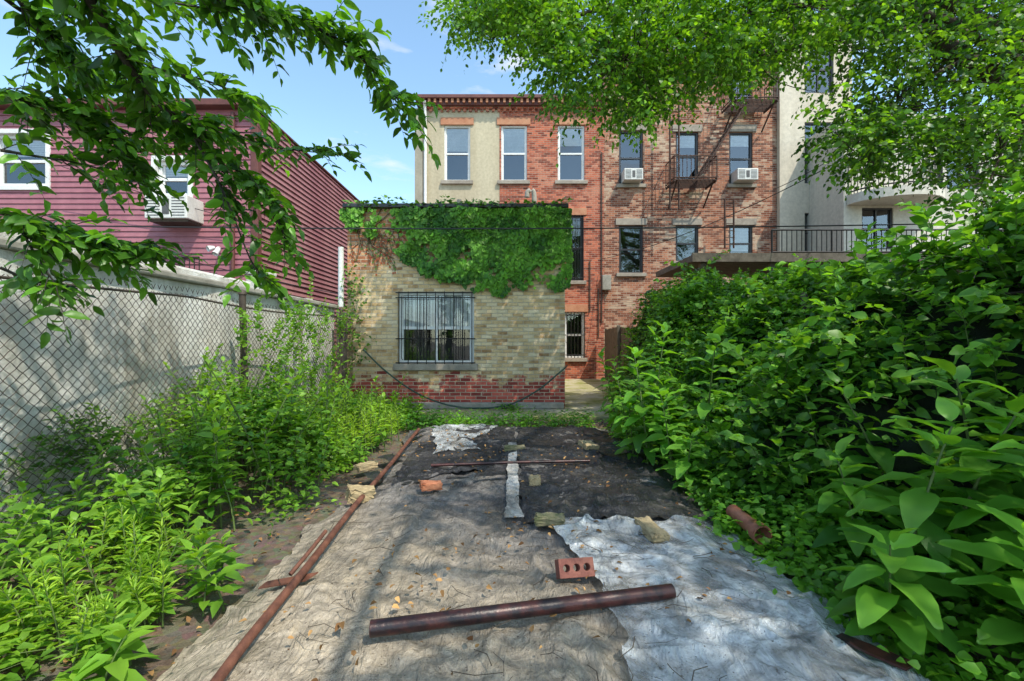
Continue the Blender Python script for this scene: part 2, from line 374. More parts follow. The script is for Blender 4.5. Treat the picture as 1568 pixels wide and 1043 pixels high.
# ---------------------------------------------------------------- leaves
T4u=np.array([0,.42,1,.42]);T4v=np.array([0,.5,0,-.5]);T4t=np.array([[0,1,2],[0,2,3]])
T6u=np.array([0,.28,.68,1,.68,.28]);T6v=np.array([0,.48,.40,0,-.40,-.48]);T6t=np.array([[0,1,5],[1,2,4],[1,4,5],[2,3,4]])
T8u=np.array([0,.33,.68,1,.27,.62,.27,.62]);T8v=np.array([0,0,0,0,.5,.40,-.5,-.40])
T8t=np.array([[0,1,4],[1,5,4],[1,2,5],[2,3,5],[0,6,1],[1,6,7],[1,7,2],[2,7,3]])
_u=[0,.1,.26,.44,.62,.8,.92,1.0]; _w=[0.02,.26,.46,.5,.42,.26,.12,.0]
TBu=np.array(_u+[x for x in _u]+[x for x in _u]); TBv=np.array([0]*8+_w+[-w for w in _w])
TBt=[]
for k in range(7):
    TBt+=[[k,k+1,8+k],[k+1,8+k+1,8+k],[k,16+k,k+1],[k+1,16+k,16+k+1]]
TBt=np.array(TBt)
TT={'4':(T4u,T4v,T4t),'6':(T6u,T6v,T6t),'8':(T8u,T8v,T8t),'B':(TBu,TBv,TBt)}
def nrmz(a): return a/(np.linalg.norm(a,axis=-1,keepdims=True)+1e-9)
class Leaves:
    def __init__(s): s.a=[]
    def add(s,P,D,Nn,L,W,C):
        n=len(P); s.a.append((np.asarray(P,float),np.asarray(D,float),np.asarray(Nn,float),np.ones(n)*L,np.ones(n)*W,np.asarray(C,float)*np.ones((n,3))))
    def build(s,name,mat,parent=None,t='8',fold=.18,droop=.25):
        P,D,Nn,L,W,C=[np.concatenate([x[i] for x in s.a]) for i in range(6)]
        D=nrmz(D); Sd=nrmz(np.cross(D,Nn)); Nn=np.cross(Sd,D)
        u,v,tri=TT[t]; n=len(P); k=len(u)
        dr=droop*(.5+rng.random(n)); wav=rng.normal(0,.03,(n,k))*(np.abs(v)>0)
        V=P[:,None]+D[:,None]*(L[:,None]*u)[...,None]+Sd[:,None]*((L*W)[:,None]*v)[...,None]+Nn[:,None]*((fold*np.abs(v)*W[:,None]*1.6-dr[:,None]*u*u+wav)*L[:,None])[...,None]
        T=(tri[None]+(np.arange(n)*k)[:,None,None]).reshape(-1,3)
        Cc=np.repeat(C,k,axis=0).reshape(n,k,3)*(1+.16*(np.abs(v)>0))[None,:,None]
        return np_mesh(name,V.reshape(-1,3),T,mat,parent,Cc.reshape(-1,3))
def cols(n,a,b,j=.2,clump=None):
    t=rng.random(n) if clump is None else np.clip(clump+rng.normal(0,.22,n),0,1)
    c=np.array(a)[None]*(1-t[:,None])+np.array(b)[None]*t[:,None]
    return c*(1+rng.normal(0,j,n))[:,None].clip(.4,1.8)
def twigs(LS,TS,starts,dirs,lens,sp,LL,W,ca,cb,droop=.35,r0=.004,flat=.6,cl=None):
    for i in range(len(starts)):
        s=np.array(starts[i]); d=dirs[i]/np.linalg.norm(dirs[i]); L=lens[i]
        m=max(3,int(L/sp)); t=np.linspace(.12,1,m)[:,None]
        P=s+d*L*t+np.array([0,0,-1.])*L*droop*t*t
        tg=nrmz(d+np.array([0,0,-2.])*droop*t)
        side=nrmz(np.cross(tg,[0,0,1.])+1e-4); sg=np.where(np.arange(m)%2==0,1,-1)[:,None]
        D=nrmz(tg*.55+side*sg*.85+rng.normal(0,.28,(m,3))); D[-1]=tg[-1]
        Nn=nrmz(np.array([0,0,1.])*flat+rng.normal(0,.45,(m,3)))
        l=LL*(1-.45*rng.random(m))*(1-.3*t[:,0]**3)
        c=cols(m,ca,cb,.18,None if cl is None else cl[i])
        LS.add(P,D,Nn,l,W,c)
        if TS is not None:
            tt=np.array([0,.5,1.])[:,None]; TS.append((s+d*L*tt+np.array([0,0,-1.])*L*droop*tt*tt,[r0,r0*.7,r0*.3]))

# ================================================================ GROUND
n=90
def gz(x,y): return (fbm(x*1.3,y*1.3,4,5)-.5)*.07*np.exp(-((x/9)**2))-.0
xs=np.concatenate([[-150,-60,-25,-12],np.linspace(-6,6,n),[12,25,60,150]]); ys=np.concatenate([[-150,-50,-15,-6],np.linspace(-2,10,n),[16,30,70,200]])
XX,YY=np.meshgrid(xs,ys); ZZ=np.where((np.abs(XX)<6)&(YY>-2)&(YY<7.4),gz(XX,YY),0)-.01
V=np.stack([XX,YY,ZZ],-1).reshape(-1,3); ni=len(xs);nj=len(ys)
i,j=np.meshgrid(np.arange(ni-1),np.arange(nj-1)); k=(j*ni+i).ravel()
np_mesh('ground',V,np.stack([k,k+1,k+ni+1,k+ni],-1),M['ground'])
boxes('patio_slab',[(-3.3,3.15,8.1,15.99,-.05,.045)],M['patio'],None,bevel=.01)

# ================================================================ EXTENSION
EX0,EX1,EY,EZ=SX(532,9.12),SX(865,9.12),9.12,SZ(320,9.12)
ext=empty('brick_extension')
eh=(SX(609,9.12),SX(726,9.12),SZ(557,9.12),SZ(447,9.12))
wall('front_wall',EX0,EX1,0,EZ,EY,[eh],M['brick_ext'],ext,.16)
body('shell',EX0,EX1,0,EZ,EY,15.98,M['brick_ext'],M['concrete'],ext)
boxes('coping',[(EX0-.06,EX1+.06,EY-.12,EY+.25,EZ+.002,EZ+.08)],M['blackframe'],ext,bevel=.01)
boxes('sill',[(eh[0]-.08,eh[1]+.08,EY-.07,EY+.05,eh[2]-.13,eh[2]-.004)],M['lintel_grey'],ext,bevel=.01)
boxes('base_step',[(EX0+.05,EX1-.03,EY-.16,EY-.003,.05,.17)],M['concrete'],ext,bevel=.02)
a,b,c,d=eh
we=window(ext,eh,EY+.02,M['white'],0,.06,True,1,'window')
L=[]
x=a+.07
while x<b-.1:
    L.append((x,x+.078,EY+.139,EY+.145+.008*random.random(),d-.06-(d-c)*(.46+random.random()*.02),d-.07)); x+=.088
boxes('vertical_blind',L,M['blind'],we)
boxes('stored_boxes',[(a+.3,a+.75,EY+.3,EY+.6,c+.02,c+.35),(a+.8,b-.1,EY+.35,EY+.7,c+.02,c+.5)],M['interior'],we)
P=[]
nb=9
for k in range(nb):
    xx=a+.04+(b-a-.08)*k/(nb-1); P.append(([(xx,EY-.06,c-.03),(xx,EY-.06,(c+d)/2),(xx,EY-.06,d+.0)],.009))
for k in range(nb-1):
    if k%2==0:
        x0=a+.04+(b-a-.08)*(k+.28)/(nb-1); x1=a+.04+(b-a-.08)*(k+.72)/(nb-1); xm=(x0+x1)/2; r=(x1-x0)/2
        arc=[(xm+r*math.cos(t),EY-.06,c+.12-r*math.sin(t)) for t in np.linspace(math.pi,0,7)]
        P.append(([(x0,EY-.06,d-.1)]+arc+[(x1,EY-.06,d-.1)],.007))
for z in (c+.02,c+.5,d-.12,d-.02): P.append(([(a-.03,EY-.05,z),((a+b)/2,EY-.05,z),(b+.03,EY-.05,z)],.012))
tubes('window_grille',P,M['black'],ext,K=5)
tubes('downspout',[([(EX0-.1,EY-.08,SZ(378,9.0)),(EX0-.1,EY-.08,2.6),(EX0-.1,EY-.08,SZ(470,9.0))],.055)],M['white'],ext,K=10)
tubes('vent_pipe',[(spline([S(703,330,9.6),S(703,322,9.6),S(703,312,9.6),S(703,306,9.6)],8),.05),(spline([S(818,330,11),S(818,300,11),S(815,292,11),S(808,294,11),S(807,302,11)],16),.06)],M['concrete'],ext,K=9)
hp=[S(556,535,8.95),S(590,568,8.9),S(640,603,8.85),S(700,623,8.75),S(770,622,8.8),S(820,600,8.9),S(862,566,8.98),S(868,560,9.3)]
tubes('garden_hose',[(spline(hp,60),.016)],M['hose'],None,K=7)

# ================================================================ MAIN ROW HOUSE
D=16.0
HX0,HX1=SX(648,D),SX(925,D); HZ=SZ(165,D)
house=empty('brick_row_house')
def W(u0,u1,v0,v1,d=D): return (SX(u0,d),SX(u1,d),SZ(v1,d),SZ(v0,d))
top=[W(680,720,192,277),W(766,807,192,277),W(854,895,192,277)]
low=[W(868,893,330,430),W(864,895,478,548)]
xs_=SX(765,D)
wall('stucco_wall',HX0,xs_,0,HZ,D,[top[0]],M['stucco'],house)
t1=(top[1][0]+.03,top[1][1],top[1][2],top[1][3])
wall('brick_wall',xs_,HX1,0,HZ,D-.012,[t1,top[2]]+low,M['brick_red'],house)
body('shell',HX0,HX1,0,HZ,D,26,M['stucco_grey'],M['concrete'],house)
boxes('corner_pier',[(SX(636,D),HX0-.003,D-.1,D+9,0,SZ(168,D))],M['stucco_grey'],house)
window(house,top[0],D,M['white'],.45); window(house,t1,D-.01,M['white'],.5); window(house,top[2],D-.01,M['white'],.35)
window(house,low[0],D,M['blackframe'],.3); window(house,low[1],D,M['white'],0)
for h in low: 
    tubes('window_grille',[([(h[0]+(h[1]-h[0])*k/6,D-.05,h[2]),(h[0]+(h[1]-h[0])*k/6,D-.05,(h[2]+h[3])/2),(h[0]+(h[1]-h[0])*k/6,D-.05,h[3])],.012) for k in range(7)]+[([(h[0],D-.05,z),((h[0]+h[1])/2,D-.05,z),(h[1],D-.05,z)],.014) for z in (h[2]+.1,(h[2]+h[3])/2,h[3]-.1)],M['black'],house,K=4)
boxes('lintels',[(h[0]-.12,h[1]+.12,D-.05,D+.02,h[3]+.003,h[3]+.26) for h in top+low],M['lintel'],house,bevel=.01)
boxes('sills',[(h[0]-.1,h[1]+.1,D-.1,D+.02,h[2]-.13,h[2]-.004) for h in top+low],M['lintel_grey'],house,bevel=.01)
CL=[(HX0-.25,HX1+.0,D-.34,D+.3,HZ+.18,HZ+.30),(HX0-.2,HX1-.003,D-.2,D+.3,HZ+.002,HZ+.177)]
boxes('cornice',CL,M['trimred'],house,bevel=.01)
L=[];x=HX0+.02
while x<HX1-.15: L.append((x,x+.08,D-.29,D-.203,HZ+.05,HZ+.176)); x+=.2
boxes('dentils',L,M['lintel'],house)
L=[];x=HX0+.02
while x<HX1-.1: L.append((x,x+.1,D-.07,D-.013,HZ-.16,HZ-.07)); x+=.2
boxes('brick_dentil_course',L+[(HX0,HX1,D-.09,D-.014,HZ-.068,HZ-.002)],M['brick_red'],house)
tubes('downspout',[(spline([(SX(652,D),D-.3,HZ+.1),(SX(652,D),D-.12,HZ-.4),(SX(652,D),D-.12,6),(SX(652,D),D-.12,3)],20),.055)],M['white'],house,K=8)
tubes('conduits',[([(SX(u,D),D-.05,z0),(SX(u,D),D-.05,(z0+z1)/2),(SX(u,D),D-.05,z1)],.02) for u,z0,z1 in ((921,2,8),(916,1.5,3.2),(903,2.4,4.2))],M['galv'],house,K=6)
boxes('meter_box',[(SX(921,D),SX(934,D),D-.2,D-.02,SZ(445,D),SZ(422,D))],M['concrete'],house,bevel=.02)

# ================================================================ RIGHT OLD BRICK HOUSE
nb_=empty('brick_tenement')
NX0,NX1,NZ=HX1+.004,SX(1190,D),SZ(96,D)
hs=[W(948,985,200,282),W(1035,1070,202,275),W(1117,1153,202,282),W(948,985,345,418),W(1035,1070,345,400),W(1117,1153,345,400),W(1117,1153,116,165)]
wall('front_wall',NX0,NX1,0,NZ,D+.02,hs,M['brick_old'],nb_)
body('shell',NX0,NX1,0,NZ,D+.02,26,M['brick_old'],M['concrete'],nb_)
for k,h in enumerate(hs): window(nb_,h,D+.02,M['blackframe'],[.0,.3,.25,0,.5,.7,.2,.3,.3][k])
boxes('lintels',[(h[0]-.12,h[1]+.12,D-.03,D+.03,h[3]+.003,h[3]+.24) for h in hs],M['lintel_grey'],nb_,bevel=.01)
boxes('sills',[(h[0]-.1,h[1]+.1,D-.08,D+.03,h[2]-.13,h[2]-.004) for h in hs],M['lintel_grey'],nb_,bevel=.01)
boxes('cornice',[(NX0,NX1,D-.3,D+.3,NZ+.002,NZ+.3)],M['trimred'],nb_,bevel=.02)
ac_unit(nb_,SX(952,D),SX(980,D),SZ(281,D),SZ(264,D),D-.4,D+.1)
ac_unit(nb_,SX(1121,D),SX(1152,D),SZ(281,D),SZ(264,D),D-.4,D+.1)
fe=empty('fire_escape')
def platform(x0,x1,z,y0=15.1,y1=15.95):
    L=[]
    y=y0
    while y<y1: L.append((x0,x1,y,y+.03,z,z+.03)); y+=.09
    L+=[(x0,x0+.04,y0-.01,y1,z-.05,z-.002),(x1-.04,x1,y0-.01,y1,z-.05,z-.002)]
    boxes('platform',L,M['rusty_iron'],fe)
    rail('railing',(x0,y0,z),(x1,y0,z),.8,M['rusty_iron'],fe,.14,.012)
    rail('railing',(x0,y0,z),(x0,y1,z),.8,M['rusty_iron'],fe,.14,.012)
    rail('railing',(x1,y0,z),(x1,y1,z),.8,M['rusty_iron'],fe,.14,.012)
    tubes('bracket',[([(x,y0,z),(x,(y0+y1)/2,z-.35),(x,y1,z-.7)],.03) for x in (x0+.1,x1-.1)],M['rusty_iron'],fe,K=5)
pz=SZ(277,15.2); platform(SX(1034,15),SX(1100,15),pz); pz2=SZ(150,15); platform(SX(1125,15),SX(1195,15),pz2)
def ladder(p0,p1,w,axis,n):
    p0=np.array(p0);p1=np.array(p1);w=np.array(axis)*w; P=[([p0,(p0+p1)/2,p1],.032),([p0+w,(p0+p1)/2+w,p1+w],.032)]
    for k in range(n): q=p0+(p1-p0)*(k+.5)/n; P.append(([q,q+w/2,q+w],.014))
    tubes('ladder',P,M['rusty_iron'],fe,K=5)
ladder((SX(1072,15),15.2,pz+.05),(SX(1150,15),15.2,pz2),.5,(0,1,0),16)
ladder((SX(1026,15.3),15.3,SZ(320,15.3)),(SX(1026,15.3),15.3,SZ(140,15.3)),.3,(1,0,0),14)
ladder((SX(1110,15.3),15.3,SZ(380,15.3)),(SX(1110,15.3),15.3,SZ(305,15.3)),.3,(1,0,0),7)

# ================================================================ CREAM BUILDING + WHITE BUILDING
cr=empty('cream_apartment_building')
hs=[W(1228,1272,190,283),W(1228,1282,328,388),W(1228,1272,72,146)]
wall('front_wall',NX1+.004,SX(1300,D),0,SZ(30,D),D-.15,hs,M['cream'],cr)
body('shell',NX1+.004,SX(1300,D),0,SZ(30,D),D-.15,26,M['cream'],M['concrete'],cr)
for h in hs: window(cr,h,D-.15,M['blackframe'],0,.05,True,1)
wb=empty('white_apartment_building')
hs=[W(1320,1368,318,382,14.2),W(1450,1500,215,290,14.2)]
wall('front_wall',SX(1292,14.2),SX(1800,14.2),0,SZ(175,14.2),14.2,hs,M['white_render'],wb)
body('shell',SX(1292,14.2),SX(1800,14.2),0,SZ(175,14.2),14.2,26,M['white_render'],M['concrete'],wb)
for h in hs: window(wb,h,14.2,M['blackframe'],0,.05,True,1)
cx,cy,bz=SX(1375,13.9),14.18,SZ(291,13.6); R=1.35
arc=[(cx+R*math.cos(t),cy-R*math.sin(t)*.8) for t in np.linspace(0,math.pi,19)]
V=[(x,y,bz) for x,y in arc]+[(x,y,bz-.28) for x,y in arc]; nA=len(arc)
mesh('balcony_slab',V,[tuple(range(nA)),tuple(reversed(range(nA,2*nA)))]+[(k,k+nA,k+1+nA,k+1) for k in range(nA-1)],M['white_render'],wb)
P=[([(x,y,bz),(x,y,bz+.5),(x,y,bz+1.05)],.014) for x,y in [(cx+R*.96*math.cos(t),cy-R*.96*math.sin(t)*.8) for t in np.linspace(0,math.pi,34)]]
for z in(bz+.1,bz+1.05): P.append(([(cx+R*.96*math.cos(t),cy-R*.96*math.sin(t)*.8,z) for t in np.linspace(0,math.pi,19)],.024))
tubes('balcony_railing',P,M['black'],wb,K=4)
dk=empty('rear_deck')
dz=SZ(390,11)
boxes('deck_slab',[(SX(1060,11),13,11,13.8,dz-.16,dz)],M['woodgrey'],dk,bevel=.01)
boxes('deck_posts',[(x,x+.14,11.1,11.24,0,dz-.163) for x in np.arange(4.6,13,1.7)],M['woodgrey'],dk)
boxes('deck_fascia',[(SX(1060,11)-.02,13,10.93,10.997,dz-.18,dz+.03)],M['woodgrey'],dk)
rail('deck_railing',(SX(1185,11),11.08,dz),(13,11.08,dz),.62,M['black'],dk,.12,.013)
dz2=SZ(385,8.2)
rail('deck_railing',(SX(1495,8.2),8.2,dz2),(SX(1700,8.2),8.2,dz2),.9,M['black'],dk,.1,.011)
boxes('deck_landing',[(SX(1490,8.2),11,8.15,10.9,dz2-.2,dz2-.003)],M['woodgrey'],dk)
boxes('landing_posts',[(SX(1490,8.2),SX(1490,8.2)+.14,8.3,8.44,0,dz2-.203)],M['woodgrey'],dk)

# ================================================================ LEFT RED-SIDED HOUSE
rd=empty('red_siding_house')
RX1=SX(393,9.5); RX0=-14.0; RY=9.5; RZ=SZ(168,9.5); RYB=16.3
def siding(name,p0,p1,z0,z1,out,h,holes,mat,parent,prot=.022):
    p0=np.array(p0,float);p1=np.array(p1,float);out=np.array(out,float);Lw=np.linalg.norm(p1-p0);dr=(p1-p0)/Lw
    V=[];Fc=[];z=z0
    while z<z1:
        zt=min(z+h,z1); zc=(z+zt)/2
        segs=[(0,Lw)]
        for a,b,c,d in holes:
            if c-.02<zc<d+.02:
                ns=[]
                for s,e in segs:
                    if b<=s or a>=e: ns.append((s,e))
                    else:
                        if a>s: ns.append((s,a))
                        if b<e: ns.append((b,e))
                segs=ns
        for s,e in segs:
            A=p0+dr*s;B=p0+dr*e;k=len(V)
            V+=[(A[0]+out[0]*prot,A[1]+out[1]*prot,z),(B[0]+out[0]*prot,B[1]+out[1]*prot,z),(B[0],B[1],zt),(A[0],A[1],zt),(A[0],A[1],z),(B[0],B[1],z)]
            Fc+=[(k,k+1,k+2,k+3),(k,k+4,k+5,k+1)]
        z+=h
    return mesh(name,V,Fc,mat,parent)
rh=[(SX(240,RY),SX(290,RY),SZ(300,RY),SZ(246,RY)),(SX(-10,RY),SX(72,RY),SZ(285,RY),SZ(205,RY))]
siding('front_siding',(RX0,RY,0),(RX1,RY,0),0,RZ,(0,-1,0),.115,[(h[0]-RX0,h[1]-RX0,h[2],h[3]) for h in rh],M['siding'],rd)
siding('side_siding',(RX1,RY,0),(RX1,RYB,0),0,RZ-.02,(1,0,0),.125,[],M['siding_dk'],rd,.04)
body('core',RX0,RX1-.01,0,RZ-.01,RY+.16,RYB,M['siding_dk'],M['concrete'],rd)
for h in rh:
    window(rd,h,RY,M['white'],.4,.07)
    boxes('window_trim',[(h[0]-.09,h[0]-.002,RY-.04,RY+.05,h[2]-.09,h[3]+.09),(h[1]+.002,h[1]+.09,RY-.04,RY+.05,h[2]-.09,h[3]+.09),(h[0],h[1],RY-.04,RY+.05,h[3]+.002,h[3]+.09),(h[0],h[1],RY-.05,RY+.05,h[2]-.09,h[2]-.002)],M['white'],rd)
boxes('corner_board',[(RX1-.1,RX1+.05,RY-.045,RY+.1,0,RZ)],M['trimred'],rd,bevel=.005)
boxes('roof_edge',[(RX0,RX1+.08,RY-.2,RY+.15,RZ+.003,RZ+.14)],M['trimred'],rd,bevel=.01)
boxes('side_gutter',[(RX1-.05,RX1+.06,RY+.155,RYB,RZ-.015,RZ+.03)],M['trimred'],rd,bevel=.01)
tubes('downspout',[([(SX(360,RY),RY-.08,RZ-.1),(SX(360,RY),RY-.08,4),(SX(360,RY),RY-.08,1)],.04)],M['trimred'],rd,K=8)
ac_unit(rd,SX(233,9.2),SX(297,9.2),SZ(338,9.2),SZ(303,9.2),RY-.5,RY+.08)
boxes('ac_bracket',[(SX(236,9.2),SX(294,9.2),RY-.42,RY-.02,SZ(338,9.2)-.05,SZ(338,9.2)-.004)],M['galv'],rd)
e=empty_child('floodlight',rd)
tubes('lamp_arm',[(spline([S(337,380,9.45),S(334,379,9.3),S(330,382,9.2)],8),.02)],M['white'],e,K=6)
tubes('lamp_heads',[([S(336,381,9.25),S(332,385,9.2),S(329,389,9.15)],[.03,.05,.06]),([S(328,379,9.25),S(323,380,9.2),S(318,381,9.15)],[.03,.05,.06])],M['white'],e,K=10)
rail('basement_railing',(SX(245,9.2),9.2,SZ(408,9.2)-.3),(SX(305,9.2),9.2,SZ(408,9.2)-.3),.48,M['black'],rd,.09,.012)

# ================================================================ LEFT CONCRETE WALL
cw=empty('concrete_boundary_wall')
WX=-3.55
ys=np.linspace(.2,9.0,180); zs=np.linspace(0,2.02,40)
V=[];Fc=[]
for yi in ys:
    for z in zs:
        bulge=.07*float(fbm(yi*1.2,z*.6,3,8))+ .05*max(0,math.sin(yi*2.6))**6
        V.append((WX+bulge,yi,z))
m_=len(zs)
for i in range(len(ys)-1):
    for j in range(m_-1): k=i*m_+j; Fc.append((k,k+m_,k+m_+1,k+1))
mesh('wall_face',V,Fc,M['wall'],cw,smooth=True)
boxes('wall_core',[(WX-.2,WX-.01,.2,9.0,0,2.02)],M['wall'],cw)
boxes('coping',[(WX-.26,WX+.13,.2,9.03,2.023,2.10)],M['concrete'],cw,bevel=.02)
boxes('pillar_cap',[(WX-.9,WX-.6,7.6,7.9,0,2.5),(WX-.95,WX-.55,7.55,7.95,2.503,2.57)],M['wall'],cw,bevel=.02)
boxes('rear_shed_wall',[(RX1+.3,WX-.3,8.6,8.8,0,2.2)],M['wall'],cw)
boxes('side_shed',[(-9,WX-.45,2.6,7.0,0,2.3)],M['wall'],cw,bevel=.03)

# ================================================================ CHAIN LINK FENCES
def chain(name,X,y0,y1,h,pitch,posts,lean=0,r=.0029,matw=None):
    f=empty(name); P=[]; L=y1-y0
    def pt(s,z): return (X+.05*math.sin(s*1.1)*z/h+lean*z, y0+s, z+.05-.05*(z/h)*abs(math.sin(s*.9)))
    c=-h
    while c<L:
        for sgn in (1,-1):
            zz=np.arange(0,h+1e-6,pitch/2)
            pts=[]
            for kk,z in enumerate(zz):
                s=c+z if sgn>0 else c+h-z
                if 0<=s<=L: pts.append(pt(s,z))
            if len(pts)>2: P.append((np.array(pts)+np.array([[.004 if (k%2==0)==(sgn>0) else -.004,0,0] for k in range(len(pts))]),r))
        c+=pitch
    s=0
    while s<L:
        a=pt(s,h); P.append(([a,(a[0],a[1]+.008,a[2]+.02),(a[0]+.004,a[1]+.018,a[2]+.045)],r)); P.append(([a,(a[0],a[1]-.008,a[2]+.02),(a[0]-.004,a[1]-.016,a[2]+.04)],r)); s+=pitch
    tubes('chain_mesh',P,matw or M['galv'],f,K=3,smooth=False)
    tubes('rails',[([pt(s,h-.04) for s in np.linspace(0,L,30)],.010)],M['galv'],f,K=8)
    tubes('posts',[([(pt(s,0)[0],y0+s,-.1),(pt(s,h/2)[0],y0+s,h/2),(pt(s,h)[0],y0+s,h+.12)],rr) for s,rr in posts],M['galv'],f,K=10)
    tubes('post_caps',[([(pt(s,h)[0],y0+s,h+.12),(pt(s,h)[0],y0+s,h+.15),(pt(s,h)[0],y0+s,h+.18)],[rr*1.25,rr*1.2,.005]) for s,rr in posts],M['galv'],f,K=10)
    return f
chain('chain_link_fence',-3.12,.9,8.9,1.82,.075,[(.8,.03),(4.45,.038),(7.3,.03)])
chain('chain_link_fence.001',3.25,1.2,9,1.75,.08,[(1.0,.03),(3.8,.03),(6.2,.03)])
boxes('wooden_post',[(-3.36,-3.2,8.7,8.86,0,1.95)],M['woodgrey'],None,bevel=.015)
bf=empty('board_fence'); L=[]
y=9.05
while y<15.7:
    w=.13+.02*random.random(); L.append((3.2+.01*random.random(),3.225+.01*random.random(),y,y+w,.03,1.75+.06*random.random())); y+=w+.012
boxes('boards',L,M['woodgrey'],bf); boxes('posts',[(3.1,3.19,yy,yy+.1,0,1.85) for yy in (9.05,11.2,13.4)],M['woodgrey'],bf,bevel=.01)

# ================================================================ TARP MOUND
def xl(y): return -1.38+.10*np.sin(y*1.7)-.06*np.sin(y*4.1)+.05*(fbm(y*3,y*0,3,3)-.5)
def xr(y): return 1.62+.07*np.sin(y*1.3+1)+.05*np.sin(y*3.7)-.16*sst(5,7,y)
def base(x,y):
    e=np.minimum(np.minimum(x-xl(y),xr(y)-x),7.0-y)
    m=sst(-.02,.35,e)
    return .02+m*(.07+.05*(fbm(x*1.4,y*1.4,4,21)-.5)+.018*(fbm(x*5,y*5,3,22)-.5))
def crease(x,y,sc,s):
    a=1-np.abs(fbm(x*sc,y*sc,3,s)-.5)*2; return np.clip((a-.80)/.20,0,1)**1.8
def sheet(name,fl,fr_,y0,y1,zoff,amp,cr_,mat,parent,nx=120,ny=220,sc=2.5,seed=0,jag=.04,rag=0):
    t=np.linspace(0,1,ny)[:,None]; s=np.linspace(0,1,nx)[None,:]
    Y=y0+(y1-y0)*t+0*s
    L0=fl(Y)+jag*(fbm(Y*6,Y*0+seed,3,seed)-.5)*2; R0=fr_(Y)+jag*(fbm(Y*6,Y*0+seed+9,3,seed+4)-.5)*2
    X=L0+(R0-L0)*s
    Y=Y+(jag*1.6+rag)*(fbm(X*(5 if not rag else 2.2),X*0,3,seed+2)-.5)*(np.abs(t-.5)*2)**3
    Z=base(X,Y)+zoff+amp*(fbm(X*7,Y*7,4,seed+5)-.5)+cr_*crease(X+.3*fbm(X*2,Y*2,2,seed),Y*.7,sc,seed+11)+cr_*.6*crease(X*.8,Y*1.3,sc*2,seed+31)
    V=np.stack([X,Y,Z],-1).reshape(-1,3)
    i,j=np.meshgrid(np.arange(nx-1),np.arange(ny-1)); k=(j*nx+i).ravel()
    return np_mesh(name,V,np.stack([k,k+1,k+nx+1,k+nx],-1),mat,parent)
tp=empty('tarpaulin')
sheet('grey_sheet',xl,xr,1.2,7.0,0,.014,.028,M['tarp'],tp,260,420,2.2,1)
sheet('black_sheet',lambda y:.08+0*y,lambda y:xr(y)-.03,3.22,6.75,.026,.010,.028,M['tarpdk'],tp,140,260,2.4,5)
sheet('black_sheet_rear',lambda y:-1.12+.1*np.sin(y*2)+.12*(y-4.9),lambda y:.02+0*y,4.35,6.7,.022,.012,.03,M['tarpdk'],tp,100,160,2.6,9,.05,.7)
sheet('seam_strip',lambda y:-.045+.02*(fbm(y*9,y*0,3,201)-.5),lambda y:.055+.03*(fbm(y*7,y*0,3,203)-.5)+.04*sst(3.6,3.2,y),3.25,5.6,.048,.002,.0,M['seam'],tp,20,200,3,14,.012)
ps=empty('plastic_sheet')
sheet('near_sheet',lambda y:.36-.08*np.sin(y*2.4)+.02*y-.1*sst(2.5,3.2,y),lambda y:xr(y)-.0+.02*np.sin(y*7),1.2,3.27,.045,.010,.034,M['clear'],ps,150,200,1.6,40,.05,.3)
sheet('far_sheet',lambda y:-1.15+.30*(6.7-y)*.6,lambda y:-.34+.16*np.sin(y*3),5.2,6.95,.04,.014,.035,M['clear'],ps,80,100,2.0,47,.08,.5)

def tz(x,y): return float(base(np.array(x),np.array(y)))+.038
def block(name,x,y,dims,rot,mat,tilt=(0,0),chip=.006):
    import bmesh
    bm=bmesh.new(); bmesh.ops.create_cube(bm,size=1)
    bmesh.ops.scale(bm,vec=dims,verts=bm.verts); bmesh.ops.bevel(bm,geom=bm.edges[:],offset=.006,segments=2,affect='EDGES')
    bmesh.ops.subdivide_edges(bm,edges=[e for e in bm.edges if e.calc_length()>.04],cuts=4,use_grid_fill=True)
    for v in bm.verts:
        c=v.co; q=Vector((c.x/dims[0],c.y/dims[1],c.z/dims[2]))*2
        edge=sum(1 for k in q if abs(k)>.8)
        v.co+=Vector((random.uniform(-1,1),random.uniform(-1,1),random.uniform(-1,1)))*chip*(.35+.5*max(0,edge-1))
    me=bpy.data.meshes.new(name); bm.to_mesh(me); bm.free(); me.materials.append(mat)
    o=link(bpy.data.objects.new(name,me)); o.location=(x,y,tz(x,y)+dims[2]/2-.004); o.rotation_euler=(tilt[0],tilt[1],rot); return o
def G2(u,v):
    h=EYE-.1; Y=F*h/(v-521.5); return ((u-784)/F*Y,Y)
def B(name,u,v,dims,rot,mat,tilt=(0,0),chip=.006): x,y=G2(u,v); return block(name,x,y,dims,math.radians(rot),mat,tilt,chip)
B('loose_brick',660,755,(.18,.09,.06),22,M['brick_o'],(.05,.1))
B('loose_brick.001',552,765,(.2,.12,.1),30,M['brick_y'],(.1,.15),.014)
B('loose_brick.002',819,747,(.1,.11,.07),0,M['brick_y'])
B('loose_brick.003',842,810,(.2,.1,.06),-4,M['brick_m'],(0,.03),.01)
B('loose_brick.004',997,826,(.11,.28,.06),10,M['brick_y'],(.03,.05),.01)
B('loose_brick.005',788,694,(.24,.1,.06),3,M['brick_m'])
B('loose_brick.006',901,690,(.17,.22,.06),20,M['brick_y'],(.1,.1))
B('loose_brick.007',560,712,(.22,.12,.06),50,M['brick_y'])
cx_,cy_=G2(880,890)
bpy.ops.mesh.primitive_cube_add(size=1); cb=bpy.context.object; cb.name='cored_brick'; cb.scale=(.2,.065,.095)
bpy.ops.object.transform_apply(scale=True)
